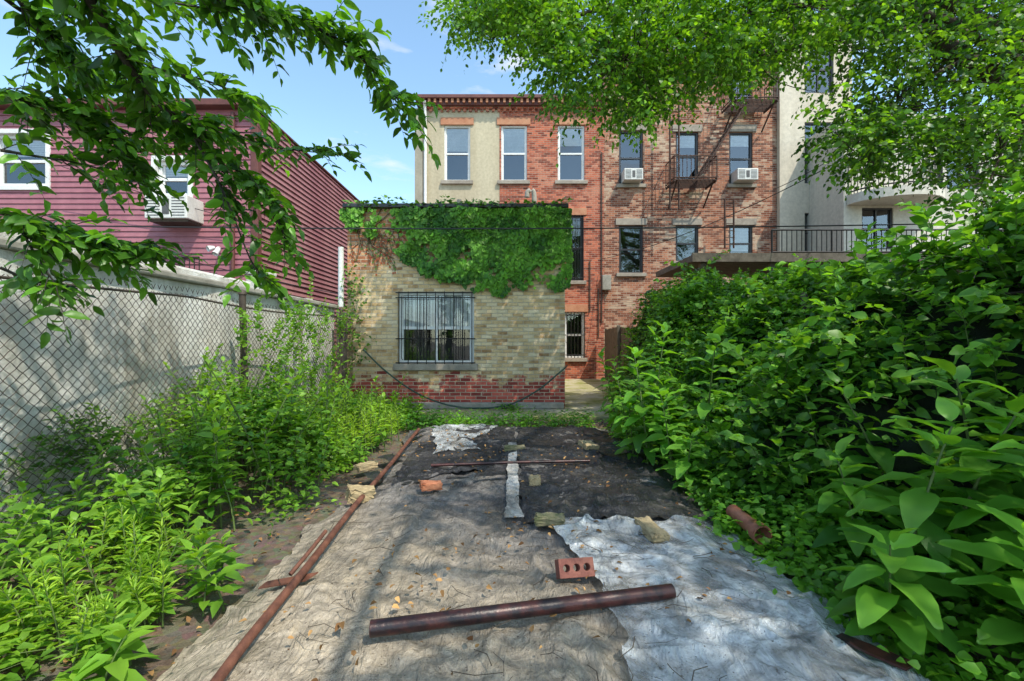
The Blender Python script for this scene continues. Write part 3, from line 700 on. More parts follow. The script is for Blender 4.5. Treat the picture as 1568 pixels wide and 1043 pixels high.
for k in (-1,0,1):
    bpy.ops.mesh.primitive_cylinder_add(radius=.019,depth=.3,vertices=20,location=(k*.058,0,0),rotation=(math.pi/2,0,0)); cut=bpy.context.object
    bpy.context.view_layer.objects.active=cb
    md=cb.modifiers.new('c','BOOLEAN'); md.object=cut; md.operation='DIFFERENCE'; bpy.ops.object.modifier_apply(modifier='c'); bpy.data.objects.remove(cut)
cb.data.materials.clear(); cb.data.materials.append(M['brick_d']); bv=cb.modifiers.new('b','BEVEL'); bv.width=.004; bv.segments=2; bv.limit_method='ANGLE'
cb.location=(cx_,cy_,tz(cx_,cy_)+.045); cb.rotation_euler=(math.radians(-28),math.radians(3),math.radians(14))

def hollow(name,pts,r,t,mat,K=20,parent=None,flange=0):
    P=np.array(pts,float)
    T0=P[1]-P[0];T0/=np.linalg.norm(T0);T1=P[-1]-P[-2];T1/=np.linalg.norm(T1)
    rings=[];ang=np.arange(K)/K*2*np.pi
    def frame(Tn):
        ref=np.array([0,0,1.]) if abs(Tn[2])<.8 else np.array([1.,0,0]); A=np.cross(Tn,ref);A/=np.linalg.norm(A);return A,np.cross(Tn,A)
    def ring(p,Tn,rr):
        A,Bv=frame(Tn); return p+rr*(np.cos(ang)[:,None]*A+np.sin(ang)[:,None]*Bv)
    rings.append(ring(P[0]+T0*.2,T0,r-t)); rings.append(ring(P[0],T0,r-t)); rings.append(ring(P[0]+T0*.002,T0,r))
    TT_=np.gradient(P,axis=0); TT_/=np.linalg.norm(TT_,axis=1)[:,None]
    if flange: 
        rings[-1]=ring(P[0]+T0*.002,T0,r*1.28); rings[-2]=ring(P[0],T0,r*1.1); rings.append(ring(P[0]+T0*.06,T0,r*1.28)); rings.append(ring(P[0]+T0*.07,T0,r*1.02))
    for k in range(1,len(P)-1): rings.append(ring(P[k],TT_[k],r))
    rings.append(ring(P[-1]-T1*.002,T1,r)); rings.append(ring(P[-1],T1,r-t)); rings.append(ring(P[-1]-T1*.2,T1,r-t))
    V=np.concatenate(rings); n_=len(rings); i=np.arange(n_-1)[:,None]*K; j=np.arange(K)[None,:]; j2=(j+1)%K
    Fq=np.stack([i+j,i+K+j,i+K+j2,i+j2],-1).reshape(-1,4)
    o=np_mesh(name,V,Fq,mat,parent); 
    md=o.modifiers.new('e','EDGE_SPLIT'); md.split_angle=math.radians(45); return o
a=G2(566,990); b=G2(1030,925)
za=tz(*a)+.04; zb=tz(*b)+.04; hollow('iron_pipe',[(a[0]+(b[0]-a[0])*t,a[1]+(b[1]-a[1])*t,za+(zb-za)*t+.003) for t in np.linspace(0,1,8)],.034,.005,M['rustdark'],24)
lp=[(-1.02,1.1,.14),(-1.10,1.8,.145),(-1.13,2.5,.15),(-1.2,3.5,.14),(-1.24,4.7,.14),(-1.28,5.6,.15),(-1.29,6.3,.17)]
hollow('rusty_pipe',spline(lp,30),.021,.004,M['rust'],16)
a=G2(660,722); b=G2(903,714); tubes('thin_rod',[([(a[0],a[1],.16),((a[0]+b[0])/2,(a[1]+b[1])/2,.165),(b[0],b[1],.155)],.015)],M['rustdark'],None,K=8)
a=G2(1128,806); b=G2(1176,842); hollow('clay_pipe',[(a[0]+(b[0]-a[0])*t-.02,a[1]+(b[1]-a[1])*t+.02,.20-.02*t) for t in np.linspace(1,0,5)],.048,.011,M['terra'],20,None,1)
ra=empty('rusty_iron_scrap')
x,y=G2(440,893)
mesh('plate',[(x-.14,y-.03,.09),(x+.10,y-.01,.12),(x+.14,y+.06,.13),(x-.12,y+.02,.1),(x-.14,y-.03,.083),(x+.10,y-.01,.113),(x+.14,y+.06,.123),(x-.12,y+.02,.093)],[(0,1,2,3),(7,6,5,4),(0,4,5,1),(1,5,6,2),(2,6,7,3),(3,7,4,0)],M['rust'],ra)
tubes('rod',[([(x+.0,y+.03,.13),(x+.05,y+.18,.2),(x+.07,y+.33,.24)],.012)],M['rust'],ra,K=8)
x,y=G2(1335,1010)
mesh('blade',[(x-.1,y+.07,.15),(x-.06,y+.085,.155),(x+.13,y-.06,.13),(x+.07,y-.08,.12),(x-.02,y-.01,.135),(x-.1,y+.07,.14),(x-.06,y+.085,.145),(x+.13,y-.06,.12),(x+.07,y-.08,.11),(x-.02,y-.01,.125)],[(0,4,3,2,1),(5,6,7,8,9),(0,1,6,5),(1,2,7,6),(2,3,8,7),(3,4,9,8),(4,0,5,9)],M['rustdark'],ra)
sc_=empty('torn_felt_scraps')
for (u,v,w_,l_,rt) in [(752,738,.28,.13,.2),(600,700,.2,.3,.8),(575,728,.14,.3,.6),(700,742,.2,.07,.1),(640,668,.2,.2,.5),(925,700,.16,.1,.3)]:
    x,y=G2(u,v); V=[];Fc=[]; nn_=9
    for i in range(nn_):
        for j in range(nn_):
            a_=(i/(nn_-1)-.5)*w_*(1+.3*random.random()*(j in(0,nn_-1))); b_=(j/(nn_-1)-.5)*l_*(1+.3*random.random()*(i in(0,nn_-1)))
            X_=x+a_*math.cos(rt)-b_*math.sin(rt);Y_=y+a_*math.sin(rt)+b_*math.cos(rt); V.append((X_,Y_,tz(X_,Y_)+.012+.05*float(fbm(X_*9,Y_*9,2,55))))
    for i in range(nn_-1):
        for j in range(nn_-1): k=i*nn_+j; Fc.append((k,k+nn_,k+nn_+1,k+1))
    mesh('scrap',V,Fc,M['tarpdk'],sc_,smooth=True)

LS=Leaves(); n=5200
X=rng.uniform(-3.3,3.3,n);Y=rng.uniform(1.3,8.8,n)
on=(X>xl(Y))&(X<xr(Y))&(Y<7)
cl_=fbm(X*2.3,Y*2.3,4,77)
kk=np.where(on,rng.random(n)<np.clip((cl_-.46)*5,.05,1)*.8,rng.random(n)<.6); X=X[kk];Y=Y[kk];on=on[kk];n=len(X)
Z=np.where(on,base(X,Y)+.06,gz(X,Y)+.015)
dd=rng.normal(0,1,(n,3));dd[:,2]*=.2
nn=rng.normal(0,.3,(n,3));nn[:,2]+=1
LS.add(np.c_[X,Y,Z],dd,nn,rng.uniform(.015,.05,n),.55,cols(n,(.13,.065,.03),(.38,.22,.09),.35))
LS.build('leaf_litter',M['dry'],None,'8',.35,.15)
P=[]
for k in range(260):
    x=random.uniform(-1.5,1.7);y=random.uniform(1.5,6.8);a=random.uniform(0,6.28);l=random.uniform(.04,.2)
    z=float(base(x,y))+.058
    P.append(([(x,y,z),(x+l*.5*math.cos(a),y+l*.5*math.sin(a),z+.008),(x+l*math.cos(a+.3),y+l*math.sin(a+.3),z)],random.uniform(.001,.0022)))
tubes('fallen_twigs',P,M['bark'],None,K=4)

# ================================================================ VEGETATION
LT=(.15,.34,.030);MD=(.07,.20,.022);DKc=(.026,.09,.013);YG=(.21,.38,.035)
def mound_leaves(LS,x0,x1,y0,y1,hf,n,l0,l1,W,ca,cb,depth=.2,up=.5,seed=0,grid=160,mask=None,sprig=0,TS=None,hull=None,hname='',hoff=.14,slen=(.2,.5),sL=1.05):
    xs=np.linspace(x0,x1,grid);ys=np.linspace(y0,y1,grid);X,Y=np.meshgrid(xs,ys,indexing='ij');Z=hf(X,Y)
    gx,gy=np.gradient(Z,xs,ys); A=np.sqrt(1+gx**2+gy**2)*(Z>.04)
    if mask is not None: A=A*mask(X,Y)
    A=np.minimum(A,8)
    p=(A/A.sum()).ravel(); idx=rng.choice(len(p),n,p=p)
    dx=(x1-x0)/grid;dy=(y1-y0)/grid
    px=X.ravel()[idx]+rng.uniform(-dx,dx,n);py=Y.ravel()[idx]+rng.uniform(-dy,dy,n);pz=hf(px,py)
    N0=nrmz(np.c_[-gx.ravel()[idx],-gy.ravel()[idx],np.ones(n)])
    off=-rng.exponential(depth*.45,n)+rng.normal(.02,.07,n); off=np.clip(off,-depth*1.5,.24)
    P=np.c_[px,py,pz]+N0*off[:,None]; P[:,2]=np.maximum(P[:,2],.03)
    Nn=nrmz(N0*.5+np.array([0,0,up])+rng.normal(0,.38,(n,3)))
    ang=rng.uniform(0,2*np.pi,n);D=np.c_[np.cos(ang),np.sin(ang),rng.normal(-.15,.25,n)]+N0*.3
    cl=fbm(px*2.1,py*2.1+pz,3,seed+50); cl=np.clip((cl-.5)*3+.5,0,1)
    LS.add(P,D,Nn,rng.uniform(l0,l1,n),W,cols(n,ca,cb,.18,cl))
    if sprig:
        idx=rng.choice(len(p),sprig,p=p); q=np.c_[X.ravel()[idx],Y.ravel()[idx],Z.ravel()[idx]-.06]
        N1=np.c_[-gx.ravel()[idx],-gy.ravel()[idx],np.ones(sprig)]
        d=nrmz(nrmz(N1)*.5+np.array([0,0,.6])+rng.normal(0,.5,(sprig,3)))
        twigs(LS,TS,q,d,rng.uniform(slen[0],slen[1],sprig),.05,(l0+l1)/2*sL,W,ca,cb,.35,.003,.7,rng.random(sprig)*.8+.2)
    if hull is not None:  # dark sheet below the leaves, so gaps show painted shade
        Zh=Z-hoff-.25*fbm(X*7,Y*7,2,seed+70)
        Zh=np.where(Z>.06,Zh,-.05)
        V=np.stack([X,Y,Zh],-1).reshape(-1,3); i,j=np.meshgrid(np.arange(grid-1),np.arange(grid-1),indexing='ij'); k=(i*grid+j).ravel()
        np_mesh(hname,V,np.stack([k,k+grid,k+grid+1,k+1],-1),M['hull_shade'],hull)

ridge_y=np.array([0,1.5,3,4.3,5.6,7,8.4,10,12,14]);ridge_h=np.array([2.15,2.15,2.1,1.75,1.95,2.25,2.35,2.4,2.3,2.3])
def hR(x,y):
    x=np.asarray(x,float);y=np.asarray(y,float)
    r=np.interp(y,ridge_y,ridge_h)
    x0=1.70+.85*sst(3.9,2.4,y)+.75*sst(8,10.5,y)+.75*(fbm(y*1.1,y*0,3,60)-.5)
    t=(x-x0)/(3.5-x0)
    f=np.clip(t,0,1)**.9
    back=1-.55*sst(3.9,4.9,x)
    lob=fbm(x*1.3+y*.3,y*1.3,3,61)-.5
    h=r*f*back+ np.minimum(f*2,1)*(lob*2.3*(1-.40*f)+(fbm(x*4.5,y*4.5,2,62)-.5)*.65)
    return np.where(t<=0,0,np.maximum(h,.08))
cb_=empty('creeper_covered_bank'); LS=Leaves();TS=[]
gapm=lambda X,Y: np.clip((fbm(X*3.0,Y*3.0,3,64)-.36)*9,.22,1)
mound_leaves(LS,1.35,4.9,.9,9.6,hR,50000,.05,.11,.75,DKc,LT,.32,.7,1,150,gapm,2300,TS,cb_,'inner_shade_hull',.28,(.2,.6),1.15)
LS.build('leaves',M['leaf'],cb_,'8',.2,.28)
LS=Leaves()
for k in range(680):
    y=rng.uniform(1.4,9.3);x=rng.uniform(1.7,3.9); z=float(hR(x,y))
    if z<.3: continue
    tall=rng.random()<.13
    twigs(LS,TS,[(x,y,z-.1)],[np.array([rng.normal(-.2,.35),rng.normal(-.1,.35),.9 if tall else .7])],[rng.uniform(.65,1.0) if tall else rng.uniform(.3,.65)],.065,.155,.62,(.05,.155,.02),(.17,.37,.04),.4,.004,.7,[rng.random()])
LS.build('shoot_leaves',M['leaf'],cb_,'B',.16,.4); tubes('stems',TS,M['stem'],cb_,K=3)
vb=empty('vine_thicket'); LS=Leaves();TS=[]
def hR2(x,y):
    f=sst(2.45,3.0,x)*sst(12.8,10.0,y); return f*(1.95+1.2*(fbm(x*1.6,y*1.6,3,71)-.4)+.3*sst(3,6,x))
mound_leaves(LS,2.2,9.5,8.6,12.4,hR2,21000,.06,.11,.75,DKc,LT,.22,.5,4,110,None,900,TS,vb,'inner_shade_hull',.2)
LS.build('leaves',M['leaf'],vb,'6',.2,.2); tubes('stems',TS,M['stem'],vb,K=3)
gc=empty('ground_cover'); LS=Leaves()
def hG(x,y):
    e=x-xr(y)+.40*(fbm(y*1.9,y*0,3,83)-.55); return np.where(e>0,(.10+.20*sst(0,.8,e))*(.55+.9*fbm(x*3.1,y*3.1,3,80)),0)
mound_leaves(LS,1.25,2.9,1.0,6.7,hG,13000,.03,.07,.8,MD,LT,.1,.8,9,120,lambda X,Y:(fbm(X*2.4,Y*2.4,3,81)>.42)*1.0)
LS.build('leaves',M['leaf'],gc,'8',.2,.2)
HY=[0,2,3,3.7,4.4,5,6,7.2,8.8]
def hL(x,y):
    w=sst(-1.65,-2.5,x+.35*(fbm(y*1.5,y*0,3,90)-.5))
    hh=np.interp(y,HY,[.25,.32,.42,.7,.95,.65,.5,.4,.2])
    return w*hh*(.3+1.3*fbm(x*1.9,y*1.9,3,91))+w*.05
wl=empty('weed_bank'); LS=Leaves();TS=[]
mound_leaves(LS,-3.4,-1.5,.9,8.8,hL,14000,.035,.08,.6,(.05,.155,.018),YG,.3,.7,12,140,lambda X,Y:np.clip((fbm(X*2.1,Y*2.1,3,93)-.42)*8,.04,1),600,TS,None,'',.2,(.15,.45))
LS.build('leaves',M['leaf'],wl,'8',.2,.25); tubes('stems',TS,M['stem'],wl,K=3)
LS=Leaves();TS=[];wf=empty('weed_fringe')
def hF(x,y): return np.clip(.18*np.exp(-((y-7.35)/.28)**2)+.16*np.exp(-((y-8.85)/.15)**2)*(x<1.0)*(fbm(x*1.5,y*0,2,96)>.52),0,1)*(.4+1.1*fbm(x*2.4,y*2.4,3,95))
mound_leaves(LS,-3.2,1.3,6.8,9.05,hF,5500,.03,.07,.65,MD,LT,.1,.7,15,120,None,130,TS,slen=(.12,.3))
LS.build('leaves',M['leaf'],wf,'8',.2,.25); tubes('stems',TS,M['stem'],wf,K=3)

def weed(LS,TS,x,y,z0,h,nl,L,W,ca,cb,lean=.2,elev=.35,bush=1):
    for b_ in range(bush):
        a=rng.uniform(0,6.28);ln=np.array([math.cos(a),math.sin(a),0])*lean*h*rng.uniform(.3,1.2)
        hh=h*rng.uniform(.75,1.05) if bush>1 else h
        t=np.linspace(0,1,7)[:,None];st=np.array([x,y,z0])+ln*t**1.6+np.array([0,0,1.])*hh*t
        TS.append((st,np.linspace(.006,.0025,7)*(.7+h)))
        tt=np.linspace(.22,1,nl)[:,None]; P=np.array([x,y,z0])+ln*tt**1.6+np.array([0,0,1.])*hh*tt
        ph=np.arange(nl)*2.4+rng.uniform(0,6.28,1)
        el=elev+.9*tt[:,0]**4+rng.normal(0,.15,nl)
        D=np.c_[np.cos(ph)*np.cos(el),np.sin(ph)*np.cos(el),np.sin(el)]
        Nn=np.c_[-np.cos(ph)*np.sin(el),-np.sin(ph)*np.sin(el),np.cos(el)]+rng.normal(0,.18,(nl,3))
        l=L*(.55+.6*np.sin(np.pi*np.clip(tt[:,0],.1,.93)))*rng.uniform(.75,1.1,nl)
        P=P+D*(L*.08)
        LS.add(P,D,Nn,l,W,cols(nl,ca,cb,.14,np.clip(tt[:,0],0,1)*.7+.15))
LS=Leaves();TS=[];pk=empty('pokeweed')
for (x,y,h,nl,L) in [(1.82,2.15,1.0,24,.29),(1.66,2.0,.55,14,.24),(2.2,2.35,1.1,22,.28),(2.35,2.0,1.05,22,.28),(2.05,1.75,.65,16,.27),(2.6,2.5,1.2,20,.25),(2.0,2.6,.7,16,.24),(2.5,2.2,.9,18,.26),(1.42,4.75,1.25,24,.27),(1.55,4.4,.9,18,.24),(1.6,5.2,1.5,24,.26),(1.5,3.95,.6,14,.2),(1.95,4.6,1.4,22,.25),(1.75,5.6,1.5,22,.25),(2.3,3.3,1.0,20,.24),(2.5,2.9,1.1,20,.24),(1.5,5.9,1.1,18,.24),(1.5,6.5,1.2,18,.22),(2.0,3.5,.6,14,.22),(1.75,4.95,.9,20,.26),(1.35,5.05,.7,16,.24),(2.15,1.55,.5,14,.26)]:
    weed(LS,TS,x,y,.0,h,nl+8,L,.5,(.05,.16,.02),(.15,.35,.035),.3,.08)
LS.build('leaves',M['leaf'],pk,'B',.14,.42); tubes('stems',TS,M['stem'],pk,K=7)
LS=Leaves();TS=[];wd=empty('weeds')
for k in range(290):
    y=rng.uniform(1.3,8.2);x=rng.uniform(-3.0,-1.55 if y>2.4 else -1.45)
    if fbm(x*1.6,y*1.6,2,99)<(.5 if x>-2 else .38): continue
    hh=float(np.interp(y,HY,[.3,.42,.6,1.05,1.35,1.1,1.0,.8,.6]))*rng.uniform(.4,1.15)*(1 if x<-2.1 else .6)
    weed(LS,TS,x,y,0,hh,int(12+hh*14),.115*rng.uniform(.7,1.4),.52,MD,YG,.35,.2)
LS.build('leaves',M['leaf'],wd,'8',.2,.35); tubes('stems',TS,M['stem'],wd,K=5)
LS=Leaves();TS=[];gr=empty('goldenrod')
for (x,y,h) in [(-2.2,5.6,.7),(-2.0,6.0,.75),(-2.35,6.2,.8),(-1.8,5.5,.5),(-2.5,5.4,.8),(-1.75,6.3,.5),(-2.1,5.1,.6),(-2.0,2.25,.42),(-2.25,2.0,.42),(-1.75,1.95,.3),(-2.2,2.6,.45)]:
    for k in range(9):
        weed(LS,TS,x+rng.normal(0,.13),y+rng.normal(0,.13),0,h*rng.uniform(.7,1.1),42,.075,.2,(.12,.26,.025),(.32,.48,.05),.25,.5)
LS.build('leaves',M['leaf'],gr,'4',.1,.3); tubes('stems',TS,M['stem'],gr,K=4)
LS=Leaves();TS=[];fv=empty('fence_creeper')
for (yc,n_,zt) in [(5.9,26,1.95),(6.5,36,2.0),(7.2,40,2.0),(5.4,22,1.8),(8.0,30,2.0),(4.5,10,1.3)]:
    for k in range(n_):
        y=yc+rng.normal(0,.24); z=rng.uniform(.2,zt-.2); s=(-3.08,y,z); 
        twigs(LS,TS,[s],[np.array([rng.uniform(0,.3),rng.normal(0,.35),rng.uniform(.2,1)])],[rng.uniform(.3,.75)],.035,.075,.7,MD,YG,.15,.003,.3)
LS.build('leaves',M['leaf'],fv,'8',.2,.25); tubes('stems',TS,M['stem_red'],fv,K=4)

# ---- ivy on the extension
LS=Leaves();TS=[];iv=empty('boston_ivy')
xp=np.array([525,560,590,620,650,690,720,760,800,840,880]);yp=np.array([335,352,364,398,418,440,428,446,438,440,434])
ux=SX(xp,9.12);uz=SZ(yp,9.12)
n=17000
X=rng.uniform(EX0-.08,EX1+.10,n*2);Z=rng.uniform(2.2,EZ-.0,n*2)
lim=np.interp(X,ux,uz)+.7*(fbm(X*3.5,Z*2,3,101)-.5)
dens=np.where(Z>lim,1.0,0); gap=fbm(X*3.2,Z*3.2,3,103); dens*=np.where((Z-lim<.6)&(gap<.49),.10,1)
dens*=np.where(gap<.37,.3,1)
dens*=np.where((X<EX0+1.1)&(fbm(X*4,Z*4,2,109)<.48),.25,1)
k=rng.random(n*2)<dens;X=X[k];Z=Z[k];m=len(X)
thick=.03+.30*np.clip(fbm(X*2.6,Z*2.6,3,104)-.28,0,1)*sst(0,.4,np.minimum(X-EX0+.12,EX1+.15-X))
Yp=EY-.04-thick*rng.random(m)**.6
Nn=np.c_[rng.normal(0,.4,m),-1+rng.normal(0,.25,m),.5+rng.normal(0,.4,m)]
Dd=np.c_[rng.normal(0,.55,m),-.25+rng.normal(0,.2,m),-1+rng.normal(0,.3,m)]
cl=np.clip((fbm(X*2,Z*2.4,3,105)-.5)*2.5+.5,0,1)
LS.add(np.c_[X,Yp,Z],Dd,Nn,rng.uniform(.06,.11,m),.95,cols(m,(.035,.12,.016),(.13,.31,.028),.25,cl))
m=520;X=rng.uniform(EX0,EX1+.1,m);LS.add(np.c_[X,EY+rng.uniform(-.17,.1,m),EZ+.0+.14*rng.random(m)*fbm(X*3,X*0,2,107)*2],np.c_[rng.normal(0,.6,m),-.6+rng.normal(0,.4,m),rng.normal(0,.5,m)],np.c_[rng.normal(0,.4,m),rng.normal(-.4,.3,m),np.ones(m)],.08,.95,cols(m,(.04,.13,.018),(.14,.31,.028),.2))
for k in range(40):
    x=EX0+rng.uniform(.05,1.25);z=EZ-rng.uniform(.3,.8);pts=[(x,EY-.012,z)]
    for q in range(6): x+=rng.normal(.02,.05);z-=rng.uniform(.03,.12);pts.append((x,EY-.012,z))
    TS.append((np.array(pts),[.007,.006,.006,.005,.005,.004,.002]))
    for p in pts[2::2]: LS.add([p],[[rng.normal(0,.5),-.2,-1]],[[0,-1,.3]],.045,.9,[[.36,.08,.03]] if rng.random()<.6 else [[.1,.2,.03]])
for x in np.linspace(EX0+.2,EX1-.1,12): TS.append((spline([(x,EY-.02,EZ-1),(x+rng.normal(0,.2),EY-.03,EZ-.6),(x+rng.normal(0,.2),EY-.03,EZ)],8),.01))
for k in range(54):
    s=(EX0+rng.uniform(-.05,.3),EY-.05,rng.uniform(.9,2.9)); twigs(LS,TS,[s],[np.array([rng.normal(.1,.5),-.25,rng.normal(.2,.6)])],[rng.uniform(.2,.4)],.05,.085,.85,(.035,.12,.018),(.13,.30,.028),.4,.004,.3)
LS.build('leaves',M['leaf_ivy'],iv,'8',.12,.12); tubes('vines',TS,M['stem_red'],iv,K=4)

# ================================================================ LEFT OVERHANGING CHERRY TREE
LS=Leaves();TW=[];LB=[];lt=empty('cherry_tree')
tr=spline([(-2.75,-1.3,-.1),(-2.7,-1.2,1.2),(-2.6,-1.0,2.4),(-2.4,-.7,3.3),(-2.1,-.3,4.3),(-1.8,0,5.4)],24); LB.append((tr,np.linspace(.17,.06,len(tr))))
BR=[([(-2.3,-.5,3.6),S(130,-140,1.9),S(300,-30,2.2),S(400,18,2.4),S(490,45,2.6),S(560,95,2.7),S(632,180,2.8)],.020,.30,1.0),
 ([(-2.4,-.7,3.3),S(40,-120,1.8),S(130,-10,2.1),S(190,90,2.3),S(250,165,2.45),S(330,235,2.6),S(400,290,2.7),S(440,370,2.8)],.028,.10,1.0),
 ([S(255,170,2.45),S(330,195,2.6),S(420,225,2.8),S(535,238,3.0)],.010,0,1.0),
 ([S(180,75,2.3),S(240,105,2.2),S(320,125,2.2),S(375,150,2.3)],.009,0,1.0),
 ([(-2.5,-.8,3.0),S(-150,60,1.9),S(0,140,2.2),S(80,165,2.4),S(150,190,2.5),S(205,255,2.6)],.018,.35,1.0),
 ([(-2.6,-.9,2.7),S(-160,280,2.0),S(0,325,2.2),S(80,350,2.3),S(150,370,2.4),S(205,385,2.5)],.016,.4,1.0),
 ([(-2.3,-.5,3.6),S(-60,-60,2.0),S(30,0,2.2),S(70,60,2.3),S(130,110,2.5)],.014,.4,1.0),
 ([S(20,330,2.2),S(60,400,2.2),S(90,440,2.2)],.008,0,.9),
 ([S(0,230,2.2),S(60,240,2.3),S(120,250,2.4),S(190,270,2.5)],.008,0,.9),
 ([S(0,410,2.2),S(50,430,2.3),S(110,440,2.4)],.008,0,.8),
 ([S(150,190,2.5),S(220,210,2.6),S(290,215,2.7)],.008,0,.9),
 ([S(300,215,2.55),S(340,290,2.5),S(380,390,2.6),S(395,420,2.6)],.008,0,.9),
 ([S(90,-40,2.0),S(200,-10,2.3),S(300,10,2.5),S(340,10,2.6)],.010,0,.9),
 ([(-2.1,-.3,4.3),(-1.2,.6,4.9),(-.2,1.2,5.1),(.6,1.6,5.0)],.03,.3,1.0),
 ([(-2.1,-.3,4.3),(-1.8,.8,5.0),(-1.5,1.9,5.4),(-1.2,3,5.6)],.03,.3,1.0),
 ([(-2.2,-.4,4.0),(-2.8,.8,4.8),(-3.4,2,5.0)],.03,.3,1.0)]
for pts,r,st,ls in BR:
    sp=spline(pts,50); LB.append((sp,np.linspace(r,r*.25,len(sp))))
    seg=np.linalg.norm(np.diff(sp,axis=0),axis=1).sum(); nt_=int(seg*(1-st)*24)
    tg=nrmz(np.gradient(sp,axis=0))
    for k in range(nt_):
        f=st+(1-st)*(k+rng.random())/nt_; i_=min(len(sp)-1,int(f*(len(sp)-1)))
        d=tg[i_]*.7+nrmz(np.cross(tg[i_],[0,0,1.]))*rng.choice([-1,1])*.6+rng.normal(0,.3,3)
        twigs(LS,TW,[sp[i_]],[d],[rng.uniform(.12,.34)*ls],.028,.12,.46,(.028,.085,.011),(.11,.27,.025),.22,.003,.8,[rng.random()])
LS.build('leaves',M['leaf_dk'],lt,'B',.22,.3); tubes('limbs',LB,M['bark_dk'],lt,K=9); tubes('twigs',TW,M['bark_dk'],lt,K=4)

# ================================================================ BIG TREE RIGHT
LS=Leaves();TW=[];LB=[];bt_=empty('locust_tree')
def limb(pts,r0,r1,n=30):
    sp=spline(pts,n); LB.append((sp,np.linspace(r0,r1,len(sp)))); return sp
trunk=limb([(9.3,7.4,-.2),(9.2,7.2,2),(9.1,7.1,4),(9.0,7.0,5.6),(8.8,6.8,7.2),(8.4,6.5,9)],.30,.12,30)
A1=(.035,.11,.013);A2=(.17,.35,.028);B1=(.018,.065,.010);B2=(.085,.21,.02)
l1=limb([(9.0,7.0,5.2),(6.5,7.0,6.7),(4.5,7,7.0),(2.5,7,6.75),(1.0,7,6.4),(-.3,7,6.05)],.10,.012)
l2=limb([(7.2,7.0,6.2),(5.2,6.6,6.3),(3.6,6.5,6.1),(2.4,6.5,5.75),(1.5,6.5,5.35)],.06,.010)
l3=limb([(8.9,7.0,5.0),(6.8,6.8,6.0),(5.2,6.8,5.95),(4.1,6.8,5.75),(3.3,6.8,5.55)],.05,.010)
l4=limb([(8.9,7,4.8),(7.2,6.8,5.6),(6.2,6.6,5.3),(5.5,6.5,4.8),(5.15,6.5,3.9)],.04,.010)
l5=limb([(8.9,7,4.5),(7.6,6.6,5.0),(6.9,6.2,4.5),(6.3,6,3.5)],.05,.012)
l6b=limb([(8.9,7,5.0),(7.4,7,5.5),(6.5,7,6.1),(6.15,7,7.0),(5.8,7,8.4)],.15,.10)
l7=limb([(8.8,6.9,6.8),(6.4,5,7.8),(4.6,3.2,8.0),(3.6,1.4,7.8),(2.8,-.4,7.4),(2.6,-2,7)],.13,.03)  # this limb and the next are out of view, added for shade
l8=limb([(8.7,6.7,7.4),(5.6,5.4,8.4),(3.4,4.2,8.2),(2.0,3.0,7.8),(1.0,2.0,7.4)],.12,.03)
l10=limb([(8.6,6.6,8.2),(5.6,7.2,8.8),(3.0,7.4,8.6)],.08,.03)
sk=np.concatenate([l1,l2,l3,l4,l5,l6b,l7,l8,l10,trunk[8:]])
def clump(c,r,nt_,LL,ca,cb,spc=.036,droop=.35,W=.6):
    c=np.array(c); dd_=np.linalg.norm(sk-c-np.array([0,0,.3]),axis=1); q=sk[int(np.argmin(dd_))]
    mid=(c+q)/2+rng.normal(0,.12,3)+np.array([0,0,.12]); TW.append((spline([q,mid,c],6),np.linspace(.012,.003,7)))
    cl=rng.random(); od=nrmz(c-q+1e-5)
    for j in range(nt_):
        o=rng.normal(0,.38,3)*r*np.array([1,1,.7]); dd=od*.35+nrmz(o+1e-6)*.6+rng.normal(0,.35,3)+np.array([0,0,-.1])
        twigs(LS,TW if j%3==0 else None,[c+o],[dd],[r*rng.uniform(.6,1.2)],spc,LL,W,ca,cb,droop,.0025,.7,[cl])
bx=np.array([685,700,730,760,790,815,845,880,930,980,1030,1080,1130,1180,1230,1265,1290,1330,1370,1410,1450,1500,1568,1640])
by=np.array([20,110,125,90,70,65,145,195,180,200,180,145,160,180,150,185,275,275,235,240,305,325,325,330])
nC=0
while nC<800:
    u=rng.uniform(690,1660);d_=rng.uniform(5.4,8.2); yb=np.interp(u,bx,by)
    v=rng.uniform(-110,yb-20)
    if v>-100 and fbm(u/75.,v/75.,3,140)<(.45 if u<940 else .41 if u<1280 else .36)-(.04 if v<40 else 0): continue
    if v<-30 and rng.random()<.6: continue
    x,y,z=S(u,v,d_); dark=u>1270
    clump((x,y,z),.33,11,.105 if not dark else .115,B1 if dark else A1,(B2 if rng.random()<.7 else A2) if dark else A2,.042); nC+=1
nC=0
while nC<185:  # unseen clumps added along the sun direction to cast dappled shade on the yard
    gx_=rng.uniform(-3.2,3.0);gy_=rng.uniform(.9,8.0)
    if fbm(gx_*1.1+4.2,gy_*1.1,3,151)<(.51 if gx_>-1.3 else .62): continue
    if gx_>.8 and gy_>6.6: continue
    z=rng.uniform(6.0,7.6); t=z/sv.z
    x=gx_+sv.x*t; y=gy_+sv.y*t
    if (z-EYE-.5)<.748*y: continue
    clump((x,y,z),.36,10,.12,A1,A2,.05); nC+=1
for k in range(24): clump((rng.uniform(4,8.4),rng.uniform(5.5,8.5),rng.uniform(7.3,9.0)),.5,10,.10,A1,A2,.05)
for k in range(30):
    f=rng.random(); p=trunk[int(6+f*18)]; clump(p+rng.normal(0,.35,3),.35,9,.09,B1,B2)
LS.build('leaves',M['leaf'],bt_,'6',.2,.2); tubes('limbs',LB,M['bark'],bt_,K=10); tubes('twigs',TW,M['bark'],bt_,K=3)

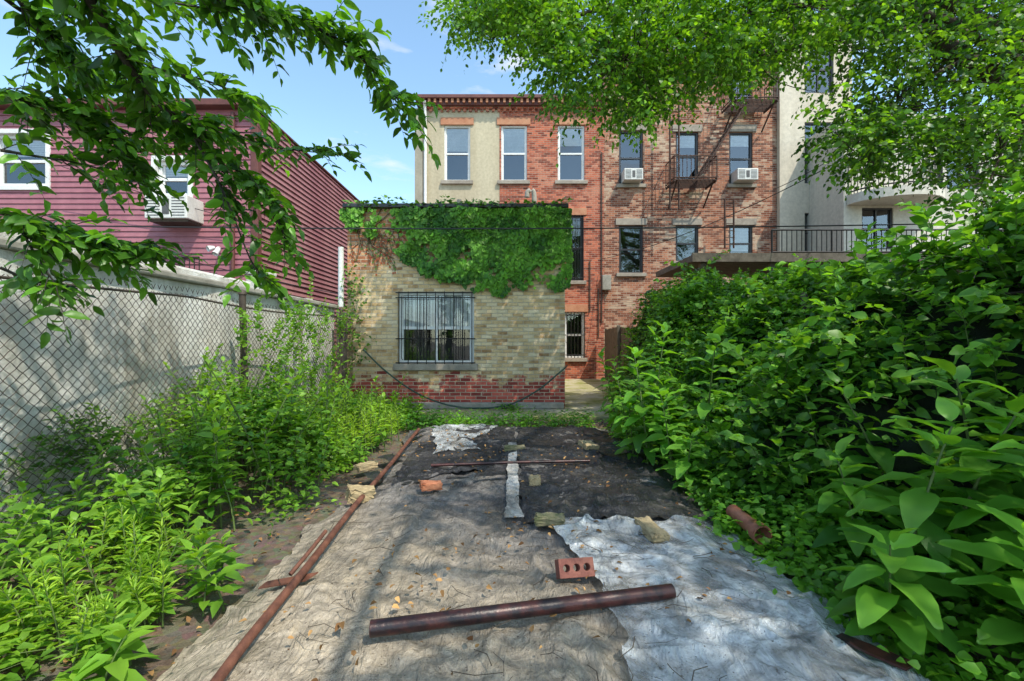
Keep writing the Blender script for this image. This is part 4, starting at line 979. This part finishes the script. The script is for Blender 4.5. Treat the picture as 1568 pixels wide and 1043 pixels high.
# ================================================================ CABLES
def cable(name,a,b,sag,r=.011):
    a=np.array(a);b=np.array(b);t=np.linspace(0,1,24)[:,None]; P=a+(b-a)*t; P[:,2]-=(sag*4*t*(1-t))[:,0]; tubes(name,[(P,r)],M['cable'],None,K=5)
cable('overhead_cable',(-8.5,8.3,SZ(345,8.3)),(10,8.1,SZ(338,8.1)),.10,.013)
cable('overhead_cable.001',S(1568,20,7.5),S(1185,290,15.8),.3)
cable('overhead_cable.002',S(1600,60,7.5),S(930,395,15.7),.5,.011)
cable('overhead_cable.003',(-9,9.1,SZ(255,9.1)),S(395,345,9.3),.05,.008)
cable('overhead_cable.004',S(545,455,9.3),S(100,345,9.2),.1,.008)

# ================================================================ CAMERA, LIGHT, SKY
cam=bpy.data.cameras.new('camera'); cam.lens=16.0; cam.sensor_width=36.0; cam.clip_end=1000; cam.clip_start=.05
co=bpy.data.objects.new('camera',cam); co.location=(0,0,EYE); co.rotation_euler=(math.radians(90),0,0); link(co); scene.camera=co
sl=bpy.data.lights.new('sun','SUN'); sl.energy=5.0; sl.angle=math.radians(.5); sl.color=(1,.94,.80)
so=bpy.data.objects.new('sun',sl); so.rotation_euler=(-sv).to_track_quat('-Z','Y').to_euler(); so.location=(8,-6,14); link(so)
w=bpy.data.worlds.new('World'); scene.world=w; w.use_nodes=True; nt=w.node_tree; bg=nt.nodes['Background']
sky=nd(nt,'ShaderNodeTexSky',sky_type='NISHITA'); sky.sun_disc=False; sky.sun_elevation=math.asin(sv.z); sky.sun_rotation=math.atan2(sv.x,sv.y); sky.ozone_density=1.0; sky.dust_density=1.0
skc=mix(nt,1.0,sky.outputs[0],(2.25,2.5,2.35),'MULTIPLY')
tc=nd(nt,'ShaderNodeTexCoord').outputs['Generated']
mp=nd(nt,'ShaderNodeMapping',{'Vector':tc,'Scale':(1,1,3.2)}).outputs[0]
cn=noise(nt,mp,4.2,7,.55,.3)
cm=ramp(nt,cn,[(.57,G(0)),(.72,G(.8))])
nt.links.new(mix(nt,cm,skc,(7.4,7.5,7.6)),bg.inputs['Color']); bg.inputs['Strength'].default_value=.145
scene.view_settings.view_transform='Standard'; scene.view_settings.look='None'; scene.view_settings.exposure=0
